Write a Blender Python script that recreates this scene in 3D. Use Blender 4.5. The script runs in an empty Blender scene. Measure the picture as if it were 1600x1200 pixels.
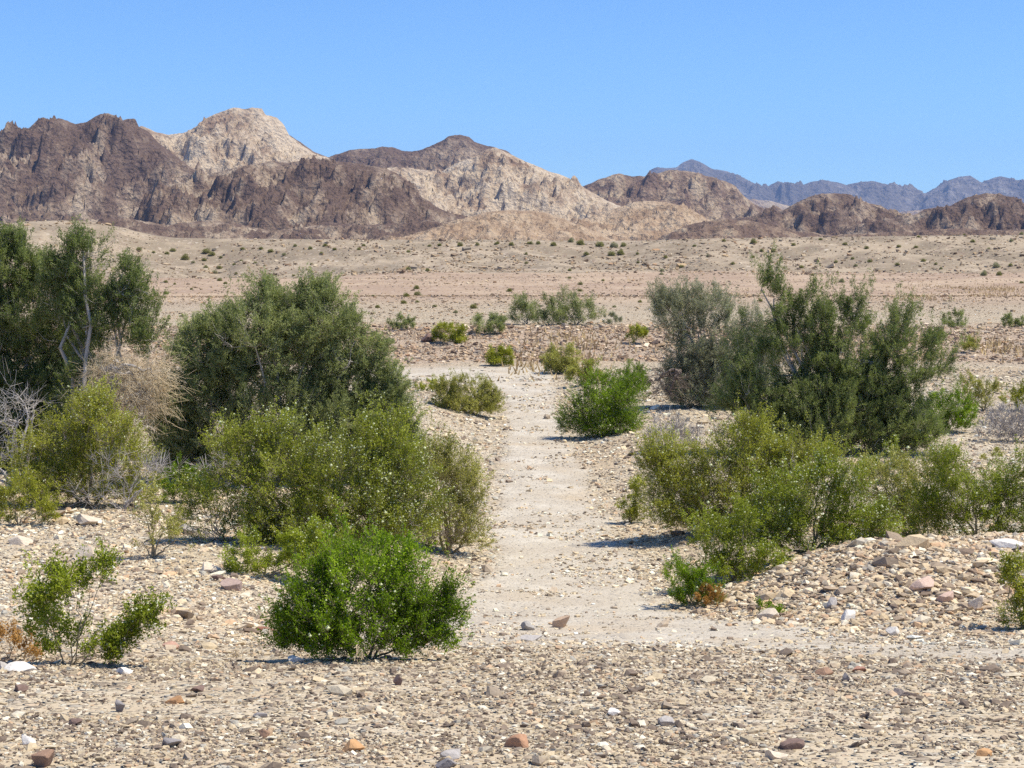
import bpy, math
import numpy as np

# ---------------------------------------------------------------- camera, sky, sun, exposure
SC = bpy.context.scene
COL = SC.collection
F = 2900.0                    # focal length in 1600-px units
CAMZ = 4.0
PITCH = math.atan(200.0 / F)  # horizon sits on row 400 of 1200

cam_data = bpy.data.cameras.new("camera")
cam_data.sensor_width = 36.0
cam_data.lens = 36.0 * F / 1600.0
cam_data.clip_start = 0.2
cam_data.clip_end = 40000.0
cam = bpy.data.objects.new("camera", cam_data)
cam.location = (0, 0, CAMZ)
cam.rotation_euler = (math.pi / 2 - PITCH, 0, 0)
COL.objects.link(cam)
SC.camera = cam

SUN_EL = math.radians(62.0)
SUN_AZ = math.radians(96.0)       # clockwise from +Y (view direction): from the right, a touch behind the camera
world = bpy.data.worlds.new("World")
SC.world = world
world.use_nodes = True
wn = world.node_tree.nodes
wl = world.node_tree.links
sky = wn.new("ShaderNodeTexSky")
sky.sky_type = 'NISHITA'
sky.sun_disc = False
sky.sun_elevation = SUN_EL
sky.sun_rotation = SUN_AZ
sky.altitude = 300.0
sky.air_density = 0.85
sky.dust_density = 0.15
sky.ozone_density = 2.2
bg = wn["Background"]
bg.inputs["Strength"].default_value = 0.135
tint = wn.new("ShaderNodeMix")            # deep clear desert blue
tint.data_type = 'RGBA'; tint.blend_type = 'MULTIPLY'; tint.inputs[0].default_value = 1.0
tint.inputs[7].default_value = (.455, .70, .985, 1)
wl.new(sky.outputs[0], tint.inputs[6]); wl.new(tint.outputs[2], bg.inputs["Color"])

sun_data = bpy.data.lights.new("sun", 'SUN')
sun_data.energy = 4.6
sun_data.angle = math.radians(0.53)
sun_data.color = (1.0, 0.93, 0.775)
sun = bpy.data.objects.new("sun", sun_data)
sd = (math.cos(SUN_EL) * math.sin(SUN_AZ), math.cos(SUN_EL) * math.cos(SUN_AZ), math.sin(SUN_EL))
sun.rotation_euler = (math.pi / 2 - SUN_EL, 0, math.atan2(sd[1], sd[0]) + math.pi / 2)
sun.location = (30, -5, 60)
COL.objects.link(sun)

SC.view_settings.view_transform = 'Standard'
SC.view_settings.look = 'None'
SC.view_settings.gamma = 1.0
SC.view_settings.exposure = 0.38
SC.cycles.use_denoising = False
SC.cycles.max_bounces = 6
SC.cycles.diffuse_bounces = 3
SC.cycles.transmission_bounces = 3
SC.cycles.glossy_bounces = 1
SC.cycles.volume_bounces = 1
SC.cycles.transparent_max_bounces = 4
SC.cycles.caustics_reflective = False
SC.cycles.caustics_refractive = False

RNG = np.random.default_rng(7)

# ---------------------------------------------------------------- noise
def _h(ix, iy, iz, seed):
    n = (ix.astype(np.int64) * 374761393 + iy.astype(np.int64) * 668265263 + iz.astype(np.int64) * 2147483647 * 31 + seed * 1274126177) & 0xffffffff
    n = ((n ^ (n >> 13)) * 1274126177) & 0xffffffff
    n = ((n ^ (n >> 15)) * 2246822519) & 0xffffffff
    n = n ^ (n >> 16)
    return (n & 0xffffff) / float(0xffffff)

def pn(x, y, seed=0):
    """2-D gradient noise, about -1..1"""
    x = np.asarray(x, float); y = np.asarray(y, float)
    x0 = np.floor(x); y0 = np.floor(y)
    fx = x - x0; fy = y - y0
    u = fx * fx * fx * (fx * (fx * 6 - 15) + 10); v = fy * fy * fy * (fy * (fy * 6 - 15) + 10)
    def g(ix, iy, dx, dy):
        a = _h(ix, iy, np.zeros_like(ix), seed) * 2 * np.pi
        return np.cos(a) * dx + np.sin(a) * dy
    a = g(x0, y0, fx, fy); b = g(x0 + 1, y0, fx - 1, fy)
    c = g(x0, y0 + 1, fx, fy - 1); d = g(x0 + 1, y0 + 1, fx - 1, fy - 1)
    return 1.5 * ((a + (b - a) * u) * (1 - v) + (c + (d - c) * u) * v)

def fbm(x, y, o=4, seed=0, gain=0.5):
    s = 0; a = 1; t = 0
    for i in range(o):
        s = s + a * pn(x * 2 ** i + 17.3 * i, y * 2 ** i - 9.1 * i, seed + i); t += a; a *= gain
    return s / t

def ridged(x, y, o=4, seed=0, gain=0.5):
    s = 0; a = 1; t = 0; w = 1
    for i in range(o):
        r = (1 - np.abs(pn(x * 2 ** i + 5.7 * i, y * 2 ** i + 3.3 * i, seed + i))) ** 2
        s = s + a * r * w; w = np.clip(r * 1.6, 0, 1); t += a; a *= gain
    return s / t

def vn3(p, seed=0):
    """3-D value noise 0..1"""
    i = np.floor(p); f = p - i; f = f * f * (3 - 2 * f)
    r = 0
    for dx in (0, 1):
        for dy in (0, 1):
            for dz in (0, 1):
                w = (f[:, 0] if dx else 1 - f[:, 0]) * (f[:, 1] if dy else 1 - f[:, 1]) * (f[:, 2] if dz else 1 - f[:, 2])
                r = r + w * _h(i[:, 0] + dx, i[:, 1] + dy, i[:, 2] + dz, seed)
    return r

def ss(a, b, x):
    t = np.clip((np.asarray(x, float) - a) / (b - a), 0, 1)
    return t * t * (3 - 2 * t)

# ---------------------------------------------------------------- pixel <-> ray helpers (1600x1200 photograph coordinates)
CA, SA = math.cos(PITCH), math.sin(PITCH)
def ray(px, row):
    u = 600.0 - row
    dx = px - 800.0
    dy = CA * F + SA * u
    dz = -SA * F + CA * u
    return dx / dy, dz / dy          # x and z gained per metre of Y
def at(px, row, Y):
    a, b = ray(px, row)
    return a * Y, CAMZ + b * Y

# ---------------------------------------------------------------- terrain height
PY = np.array([0, 4, 6, 8, 11, 14, 17, 20, 24, 30, 40, 50, 57, 62, 65, 70, 75, 79, 85, 110, 148, 156, 200, 250, 262, 300, 330, 345, 400, 430, 500, 600, 1000, 1500, 12000, 30000], float)
PZ = np.array([2.2, 2.1, 1.95, 1.8, 1.45, .98, .50, .15, .0, .0, .1, .2, .25, .33, .5, .85, 1.12, .86, 1.0, .95, .82, .38, .85, 1.42, 1.75, 4.5, 6.75, 7.1, 6.4, 5.5, 4.0, 2.0, 2.0, 8.0, 10.0, 10.0])
def wash_edges(Y):
    yl = [0, 14, 17, 20, 24, 30, 38, 45, 52, 56, 60, 64]
    xl = [-2.2, -1.9, -1.45, -.75, -.45, -.42, -.30, -.22, -.45, -2.5, -7.0, -12.0]
    xr = [6.0, 5.0, 3.2, 1.75, 1.65, 1.55, 1.35, 1.30, 1.25, 1.35, 1.35, .6]
    return np.interp(Y, yl, xl), np.interp(Y, yl, xr)
def ground(x, Y):
    x = np.asarray(x, float); Y = np.asarray(Y, float)
    Y0 = Y
    Y = Y + 7 * fbm(x * .02, x * 0 + .5, 3, 301) * ss(95, 140, Y) * (1 - ss(175, 235, Y)) + 16 * fbm(x * .013, Y * .004, 3, 302) * ss(180, 250, Y) * (1 - ss(320, 345, Y))
    z = np.interp(Y, PY, PZ)
    # round the polyline a little
    z = .5 * z + .25 * (np.interp(Y * 1.03, PY, PZ) + np.interp(Y * .97, PY, PZ))
    Y = Y0
    el, er = wash_edges(Y)
    bl = np.interp(Y, [0, 12, 16, 22, 45, 52, 58], [0, 0, .25, .55, .40, .15, 0])
    br = np.interp(Y, [0, 17, 20, 26, 45, 52, 58, 62], [0, 0, .15, .30, .35, .25, .1, 0])
    z = z + bl * ss(0.0, 2.2, el - x) + br * ss(0, 2.0, x - er)
    # stony berm on the right
    cy = 20.6 + .15 * (x - 4)
    prof = np.where(Y < cy, ss(-3.6, 0, Y - cy), 1 - ss(0.2, 3.0, Y - cy))
    z = z + .47 * ss(2.0, 4.2, x) * prof
    # near and middle roughness
    near = ss(3, 8, Y) * (1 - ss(90, 140, Y))
    z = z + near * (.035 * fbm(x * .8, Y * .8, 4, 3) + .06 * fbm(x * .25, Y * .25, 2, 9) * ss(0, 1.5, np.maximum(el - x, x - er)))
    rub = ss(61, 66, Y) * (1 - ss(77, 82, Y))
    z = z + rub * (.12 * fbm(x * .5, Y * .5, 3, 21) + .1 * pn(x * .12, Y * .12, 5))
    # far bajada: gullies, low swells, left knoll
    far = ss(150, 260, Y)
    z = z + .16 * fbm(x * .3, Y * .14, 4, 88, .6) * ss(150, 240, Y) * (1 - ss(500, 700, Y))
    az = x / np.maximum(Y, 1)
    bank = ss(255, 285, Y) * (1 - ss(330, 380, Y))
    z = z + far * (.55 * fbm(x * .012 + 3, Y * .02, 3, 31)) * (1 - .6 * ss(300, 340, Y))
    z = z - bank * (1 - ss(318, 345, Y)) * (1.7 * (1 - ridged(x * .045 + .02 * Y + .5 * fbm(x * .03, Y * .02, 2, 45), Y * .006, 4, 41)) + .5 * (1 - ridged(x * .16 + .03 * Y, Y * .02, 3, 43)))
    gx = x + .168 * Y + 6 * np.sin(Y * .02)
    z = z - 3.0 * np.exp(-(gx / 14.0) ** 2) * ss(225, 268, Y) * (1 - ss(325, 350, Y))
    gx2 = x - .052 * Y
    z = z - 1.2 * np.exp(-(gx2 / 9.0) ** 2) * ss(285, 310, Y) * (1 - ss(335, 360, Y))
    d2 = ((x + 84) / 15.0) ** 2 + ((Y - 338) / 32.0) ** 2
    z = z + 3.4 * np.exp(-d2 ** 1.6)
    d3 = ((x + 64) / 22.0) ** 2 + ((Y - 342) / 32.0) ** 2
    z = z + .3 * np.exp(-d3)
    z = z + .9 * ss(20, 95, x) * ss(255, 340, Y) * (1 - ss(430, 600, Y))
    return z

_YS = np.exp(np.linspace(math.log(6.0), math.log(430.0), 2600))
def hit(px, row):
    a, b = ray(px, row)
    g = ground(a * _YS, _YS); r = CAMZ + b * _YS
    k = np.nonzero(r <= g)[0]
    i = k[0] if len(k) else int(np.argmin(r - g))
    Y = float(_YS[i])
    return a * Y, Y
def gz(x, Y):
    return float(ground(np.array([x]), np.array([Y]))[0])

# ---------------------------------------------------------------- mesh helpers
def mesh_obj(name, verts, faces, mat, parent=None, attrs=None, smooth=False):
    verts = np.asarray(verts, np.float32); faces = np.asarray(faces, np.int32)
    me = bpy.data.meshes.new(name)
    nv, nf, k = len(verts), len(faces), faces.shape[1]
    me.vertices.add(nv); me.vertices.foreach_set("co", verts.ravel())
    me.loops.add(nf * k); me.loops.foreach_set("vertex_index", faces.ravel())
    me.polygons.add(nf)
    me.polygons.foreach_set("loop_start", np.arange(0, nf * k, k, dtype=np.int32))
    if smooth:
        me.polygons.foreach_set("use_smooth", np.ones(nf, bool))
    for n, (kind, arr) in (attrs or {}).items():
        at_ = me.attributes.new(n, kind, 'POINT')
        at_.data.foreach_set("color" if kind == 'FLOAT_COLOR' else "value", np.asarray(arr, np.float32).ravel())
    me.update(calc_edges=True)
    if mat: me.materials.append(mat)
    o = bpy.data.objects.new(name, me); COL.objects.link(o)
    if parent: o.parent = parent
    if not smooth and nf:
        me.shade_flat()
    return o
def empty(name, loc, label, cat, group=None):
    o = bpy.data.objects.new(name, None); COL.objects.link(o)
    o.location = loc; o["label"] = label; o["category"] = cat
    o.empty_display_size = .2
    if group: o["group"] = group
    return o

# ---------------------------------------------------------------- materials
class NT:
    def __init__(s, name):
        s.m = bpy.data.materials.new(name); s.m.use_nodes = True
        s.n = s.m.node_tree.nodes; s.l = s.m.node_tree.links
        s.n.clear(); s.out = s.n.new("ShaderNodeOutputMaterial")
    def node(s, t, **kw):
        nd = s.n.new(t)
        for k, v in kw.items():
            if k.startswith('i_'): nd.inputs[k[2:].replace('_', ' ')].default_value = v
            else: setattr(nd, k, v)
        return nd
    def link(s, a, b): s.l.new(a, b)
    def noise(s, vec, scale, detail=4, rough=.55):
        nd = s.node("ShaderNodeTexNoise"); nd.inputs["Scale"].default_value = scale
        nd.inputs["Detail"].default_value = detail; nd.inputs["Roughness"].default_value = rough
        if vec is not None: s.link(vec, nd.inputs["Vector"])
        return nd.outputs["Fac"]
    def math(s, op, a, b=None, c=None, clamp=False):
        nd = s.node("ShaderNodeMath", operation=op, use_clamp=clamp)
        for i, v in enumerate((a, b, c)):
            if v is None: continue
            if hasattr(v, 'links'): s.link(v, nd.inputs[i])
            else: nd.inputs[i].default_value = v
        return nd.outputs[0]
    def mix(s, fac, a, b, blend='MIX'):
        nd = s.node("ShaderNodeMix", data_type='RGBA', blend_type=blend)
        for i, v in ((0, fac), (6, a), (7, b)):
            if hasattr(v, 'links'): s.link(v, nd.inputs[i])
            else: nd.inputs[i].default_value = v if i == 0 else (*v, 1)
        return nd.outputs[2]
    def ramp(s, fac, stops, interp='LINEAR'):
        nd = s.node("ShaderNodeValToRGB"); cr = nd.color_ramp; cr.interpolation = interp
        while len(cr.elements) < len(stops): cr.elements.new(.5)
        for e, (p, c) in zip(cr.elements, stops):
            e.position = p; e.color = (*c, 1) if len(c) == 3 else c
        s.link(fac, nd.inputs[0]); return nd.outputs[0]
    def sstep(s, x, a, b):
        nd = s.node("ShaderNodeMapRange", interpolation_type='SMOOTHSTEP')
        s.link(x, nd.inputs[0]); nd.inputs[1].default_value = a; nd.inputs[2].default_value = b
        return nd.outputs[0]
    def attr(s, name, out="Fac"):
        return s.node("ShaderNodeAttribute", attribute_name=name).outputs[out]
    def pos(s, obj=False):
        return s.node("ShaderNodeTexCoord").outputs["Object"] if obj else s.node("ShaderNodeNewGeometry").outputs["Position"]
    def done(s, color, rough=.9, bump=None, bstr=.5, bdist=.02, spec=.15):
        b = s.node("ShaderNodeBsdfPrincipled")
        if hasattr(color, 'links'): s.link(color, b.inputs["Base Color"])
        else: b.inputs["Base Color"].default_value = (*color, 1)
        b.inputs["Roughness"].default_value = rough
        b.inputs["Specular IOR Level"].default_value = spec
        if bump is not None:
            bn = s.node("ShaderNodeBump"); bn.inputs["Strength"].default_value = bstr; bn.inputs["Distance"].default_value = bdist
            s.link(bump, bn.inputs["Height"]); s.link(bn.outputs[0], b.inputs["Normal"])
        s.link(b.outputs[0], s.out.inputs[0]); return s.m

STONE_STOPS = [(0.0, (.12, .09, .07)), (.11, (.22, .17, .13)), (.23, (.35, .285, .215)), (.38, (.52, .43, .30)),
               (.56, (.60, .49, .33)), (.70, (.67, .585, .44)), (.77, (.54, .385, .25)), (.85, (.40, .375, .32)), (.94, (.78, .72, .58)), (1.0, (.47, .38, .28))]

def ground_material():
    t = NT("desert_ground")
    P = t.pos()
    zc = t.node("ShaderNodeSeparateColor"); t.link(t.attr("zone", "Color"), zc.inputs[0])
    wash, rub, far = zc.outputs[0], zc.outputs[1], zc.outputs[2]
    n1 = t.noise(P, 1.3, 5); n2 = t.noise(P, .22, 4); n3 = t.noise(P, 14, 3)
    sand = t.mix(t.sstep(n1, .35, .68), (.49, .39, .265), (.56, .47, .345))
    sand = t.mix(t.sstep(n2, .48, .72), sand, (.50, .37, .235))
    silt = t.mix(t.sstep(n1, .4, .62), (.50, .44, .355), (.58, .52, .43))
    silt = t.mix(t.math('MULTIPLY', t.sstep(t.noise(P, .45, 3), .52, .68), .75), silt, (.50, .40, .28))
    mp = t.node("ShaderNodeMapping"); t.link(P, mp.inputs[0]); mp.inputs["Scale"].default_value = (.45, .62, 1)
    silt = t.mix(t.sstep(t.noise(mp.outputs[0], 1.0, 5, .6), .46, .66), silt, (.48, .415, .33))
    rubble = t.mix(n3, (.36, .25, .18), (.50, .37, .27))
    faroo = t.mix(t.sstep(t.noise(P, .06, 5), .38, .64), (.35, .252, .178), (.44, .33, .228))
    sxyz = t.node("ShaderNodeSeparateXYZ"); t.link(P, sxyz.inputs[0])
    yy = t.math('ADD', sxyz.outputs[1], t.math('MULTIPLY', t.noise(P, .03, 4), 70.0))
    yy = t.math('ADD', yy, t.math('MULTIPLY', sxyz.outputs[0], -.25))
    upper = t.mix(t.sstep(t.noise(P, .09, 6, .65), .42, .6), (.27, .215, .15), (.40, .32, .225))
    faroo = t.mix(t.sstep(yy, 292.0, 306.0), faroo, upper)
    col = t.mix(wash, sand, silt)
    col = t.mix(rub, col, rubble)
    col = t.mix(far, col, faroo)
    # pebbles of three sizes
    h = None
    for sc_, amt in ((26.0, .9), (9.0, .8)):
        v = t.node("ShaderNodeTexVoronoi", feature='F1'); v.inputs["Scale"].default_value = sc_
        t.link(P, v.inputs["Vector"])
        peb = t.ramp(t.node("ShaderNodeSeparateColor").outputs[0], STONE_STOPS)
        sep = peb.node.inputs[0].links[0].from_node
        t.link(v.outputs["Color"], sep.inputs[0])
        msk = t.math('MULTIPLY', t.sstep(v.outputs["Distance"], .52, .40), amt)
        keep = t.math('GREATER_THAN', sep.outputs[1], .45 if sc_ < 20 else .25)
        msk = t.math('MULTIPLY', msk, keep)
        nf = t.math('SUBTRACT', 1.0, t.math('MULTIPLY', wash, .82))
        msk = t.math('MULTIPLY', msk, nf)
        msk = t.math('MULTIPLY', msk, t.math('SUBTRACT', 1.0, far))
        col = t.mix(msk, col, peb)
        hh = t.math('MULTIPLY', msk, 1.0 / sc_)
        h = hh if h is None else t.math('ADD', h, hh)
    # far speckle: scattered stones, dark and pale
    for sc_, thr in ((2.6, .55), (.9, .62)):
        v = t.node("ShaderNodeTexVoronoi", feature='F1'); v.inputs["Scale"].default_value = sc_
        t.link(P, v.inputs["Vector"])
        sep = t.node("ShaderNodeSeparateColor"); t.link(v.outputs["Color"], sep.inputs[0])
        msk = t.math('MULTIPLY', t.math('LESS_THAN', v.outputs["Distance"], .34), t.math('GREATER_THAN', sep.outputs[1], thr))
        msk = t.math('MULTIPLY', msk, t.math('MULTIPLY', far, .6))
        pc = t.ramp(sep.outputs[0], [(0, (.17, .11, .09)), (.55, (.28, .19, .145)), (.75, (.50, .40, .31)), (1, (.68, .6, .5))])
        col = t.mix(msk, col, pc)
    h = t.math('ADD', h, t.math('MULTIPLY', t.noise(P, 30, 3), .012))
    return t.done(col, .95, h, .9, 1.0)

def stone_material(name="stone"):
    t = NT(name)
    P = t.pos()
    c = t.attr("col", "Color")
    n = t.noise(P, 45, 4)
    c = t.mix(1.0, c, t.ramp(n, [(.2, (.72, .70, .68)), (.8, (1.15, 1.13, 1.1))]), 'MULTIPLY')
    return t.done(c, .85, n, .5, .01, .25)

def rock_material(name, dark, mid, light, scale, hz=0):
    """bedrock: patches given by the vertex attribute 'mixv', broken up by noise"""
    t = NT(name)
    P = t.pos()
    a = t.attr("mixv")
    n = t.noise(P, .05 * scale, 7, .66)
    n2 = t.noise(P, .22 * scale, 5, .7)
    x = t.math('ADD', a, t.math('MULTIPLY', t.math('SUBTRACT', n, .5), 2.2))
    x = t.math('ADD', x, t.math('MULTIPLY', t.math('SUBTRACT', n2, .5), .95))
    col = t.ramp(x, [(.17, dark), (.40, tuple(.6 * d + .4 * m for d, m in zip(dark, mid))), (.58, mid), (.92, light)])
    v = t.node("ShaderNodeTexVoronoi", feature='F1'); v.inputs["Scale"].default_value = .16 * scale
    t.link(P, v.inputs["Vector"])
    sep = t.node("ShaderNodeSeparateColor"); t.link(v.outputs["Color"], sep.inputs[0])
    msk = t.math('MULTIPLY', t.math('LESS_THAN', v.outputs["Distance"], .27), t.math('GREATER_THAN', sep.outputs[0], .45))
    col = t.mix(t.math('MULTIPLY', msk, .55), col, tuple(.55 * d for d in dark))
    v2 = t.node("ShaderNodeTexVoronoi", feature='F1'); v2.inputs["Scale"].default_value = .3 * scale
    t.link(P, v2.inputs["Vector"])
    hgt = t.math('ADD', t.math('MULTIPLY', n2, 2.2), t.math('MULTIPLY', n, 6.0))
    hgt = t.math('ADD', hgt, t.math('MULTIPLY', v2.outputs["Distance"], 1.0))
    return t.done(col, .95, hgt, .8, 2.2 / scale, .05)

def leaf_material(name, a, b, c=None, transl=.34):
    t = NT(name)
    r = t.attr("rnd")
    n = t.noise(t.pos(), 1.7, 2)
    x = t.math('ADD', t.math('MULTIPLY', r, .6), t.math('MULTIPLY', t.sstep(n, .3, .7), .4))
    col = t.ramp(x, [(.1, a), (.75, b), (1.0, c or b)])
    d = t.node("ShaderNodeBsdfPrincipled"); t.link(col, d.inputs["Base Color"])
    d.inputs["Roughness"].default_value = .6; d.inputs["Specular IOR Level"].default_value = .12
    tr = t.node("ShaderNodeBsdfTranslucent")
    tc = t.mix(1.0, col, (1.35, 1.45, .8), 'MULTIPLY'); t.link(tc, tr.inputs[0])
    mx = t.node("ShaderNodeMixShader"); mx.inputs[0].default_value = transl
    t.link(d.outputs[0], mx.inputs[1]); t.link(tr.outputs[0], mx.inputs[2])
    t.link(mx.outputs[0], t.out.inputs[0]); return t.m
def bark_material(name, a, b):
    t = NT(name)
    n = t.noise(t.pos(), 9, 4)
    return t.done(t.mix(n, a, b), .85, n, .4, .01)

M_GROUND = ground_material()
M_STONE = stone_material()
M_BARK = bark_material("grey_bark", (.30, .26, .22), (.58, .52, .45))
M_BARKD = bark_material("dark_bark", (.10, .075, .06), (.24, .19, .155))
M_CBARK = bark_material("creosote_bark", (.19, .155, .10), (.38, .32, .21))
M_DEAD = bark_material("bleached_twig", (.34, .30, .27), (.62, .57, .51))
M_STRAW = bark_material("straw_twig", (.47, .36, .21), (.74, .61, .42))
M_GREYTWIG = bark_material("grey_twig", (.30, .27, .25), (.52, .48, .45))
M_RUST = bark_material("rusty_twig", (.34, .17, .06), (.50, .29, .12))
M_SEED = NT("seed_fluff").done((.58, .61, .36), .9)
L_IRON = leaf_material("ironwood_leaf", (.13, .155, .055), (.32, .35, .14), (.50, .51, .26))
L_IRON2 = leaf_material("dark_ironwood_leaf", (.10, .135, .04), (.25, .29, .095), (.43, .46, .19))
L_GREY = leaf_material("grey_leaf", (.18, .185, .12), (.37, .37, .26), (.52, .50, .38))
L_CREO = leaf_material("creosote_leaf", (.17, .18, .015), (.41, .42, .05), (.60, .60, .15))
L_LEFT = leaf_material("broad_bush_leaf", (.13, .15, .012), (.35, .385, .04), (.55, .57, .14))
L_MID = leaf_material("green_creosote_leaf", (.12, .15, .010), (.31, .36, .03), (.50, .54, .10))
L_BRIGHT = leaf_material("bright_leaf", (.08, .14, .004), (.23, .345, .012), (.46, .57, .045))
L_OLIVE = leaf_material("olive_leaf", (.22, .215, .05), (.43, .41, .11), (.58, .55, .22))
L_RUST = leaf_material("rusty_leaf", (.30, .15, .04), (.50, .28, .09), (.6, .38, .14))

# ---------------------------------------------------------------- ground sheet
def zones(x, Y):
    el, er = wash_edges(Y)
    wig = .35 * fbm(x * .5, Y * .35, 3, 77)
    w = ss(-.15, .35, x - el + wig) * ss(-.15, .35, er - x + wig) * ss(13.6, 16.5, Y + 1.2 * wig) * (1 - ss(60.5, 62.5, Y))
    # vehicle track curling away to the right in front of the berm
    c = 15.8 - .80 * (x - 1) + .03 * (x - 1) ** 2
    w2 = ss(.9, .35, np.abs(Y - c + .5 * wig)) * ss(.3, 1.5, x) * .8 if False else (1 - ss(.5, 1.5, np.abs(Y - c + .9 * wig))) * ss(-.6, .8, x) * .9
    w = np.maximum(w, w2)
    w3 = .45 * ss(26, 30, Y) * (1 - ss(43, 48, Y)) * ss(-.4, .3, fbm(x * .3, Y * .3, 3, 171))
    w = np.maximum(w, w3)
    rub = ss(61, 63.5, Y + wig - 3.0 * fbm(x * .12, Y * .1, 3, 98)) * (1 - ss(78, 86, Y)) * .9
    far = ss(84, 150, Y)
    return np.clip(w, 0, 1), np.clip(rub, 0, 1), far

def build_ground():
    fine = np.linspace(-.42, .42, 640)
    rest = np.linspace(.42, 2 * math.pi - .42, 120)[1:-1]
    az = np.concatenate([fine, rest])
    r = np.concatenate([np.exp(np.linspace(math.log(2.0), math.log(12.0), 110)),
                        np.exp(np.linspace(math.log(12.0), math.log(620.0), 900))[1:],
                        np.exp(np.linspace(math.log(620), math.log(12500), 40))[1:]])
    A, R = np.meshgrid(az, r)
    X = (R * np.sin(A)).ravel(); Y = (R * np.cos(A)).ravel()
    Z = ground(X, np.where(Y < 0, 0, Y))
    na, nr = len(az), len(r)
    i = np.arange(nr - 1)[:, None] * na; j = np.arange(na)[None, :]; j2 = (j + 1) % na
    f = np.stack([i + j, i + j2, i + na + j2, i + na + j], -1).reshape(-1, 4)[:, ::-1]
    w, rb, fr = zones(X, Y)
    V = np.stack([X, Y, Z], 1)
    V = np.vstack([V, [[0, 0, gz(0, 0)]]]); z1 = np.append(w, 0); z2 = np.append(rb, 0); z3 = np.append(fr, 0)
    cap = np.array([[len(V) - 1, (k + 1) % na, k, k] for k in range(na)])
    # cap triangles as degenerate quads are avoided: use separate fan below
    colr = np.stack([z1, z2, z3, np.ones_like(z1)], 1)
    o = mesh_obj("ground", V, f, M_GROUND, attrs={"zone": ('FLOAT_COLOR', colr)}, smooth=True)
    import bmesh
    bm = bmesh.new(); bm.from_mesh(o.data); bm.verts.ensure_lookup_table()
    c = bm.verts[len(V) - 1]
    for k in range(na):
        bm.faces.new((c, bm.verts[(k + 1) % na], bm.verts[k])).smooth = True
    bm.normal_update(); bm.to_mesh(o.data); bm.free()
    o["kind"] = "structure"
build_ground()

# ---------------------------------------------------------------- mountains
def gullies(H, gx, gv, X, V, lam, octs=5, k=.115, seed=0):
    """branching gullies: cosine furrows that run down the local slope, each octave following the last"""
    tot = np.zeros_like(H); lamb = lam
    for o in range(octs):
        dv, dx = np.gradient(H, gv, gx)
        sl = np.sqrt(dx * dx + dv * dv) + 1e-6
        sx, sv = -dv / sl, dx / sl                      # across the slope
        px_, pv_ = X / lamb, V / lamb
        ix, iv = np.floor(px_), np.floor(pv_)
        num = np.zeros_like(H); den = np.zeros_like(H)
        for a in (-1, 0, 1, 2):
            for b in (-1, 0, 1, 2):
                cx, cv = ix + a, iv + b
                z0 = np.zeros_like(cx)
                qx = px_ - (cx + .5 * (_h(cx, cv, z0, seed + o * 7) - .5)); qv = pv_ - (cv + .5 * (_h(cx, cv, z0 + 1, seed + o * 7) - .5))
                w = np.exp(-2.2 * (qx * qx + qv * qv))
                num += w * np.cos((qx * sx + qv * sv) * 2 * np.pi * 1.25 + 6.28 * _h(cx, cv, z0 + 2, seed)); den += w
        val = num / den
        add = lamb * k * np.clip(sl * 1.6, 0, 1) * (np.abs(val) * -1.0 + .55 if o == 0 else val)
        H = H + add; tot += add / (lamb * k) * (.6 ** o)
        lamb *= .52
    return H, tot

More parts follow.
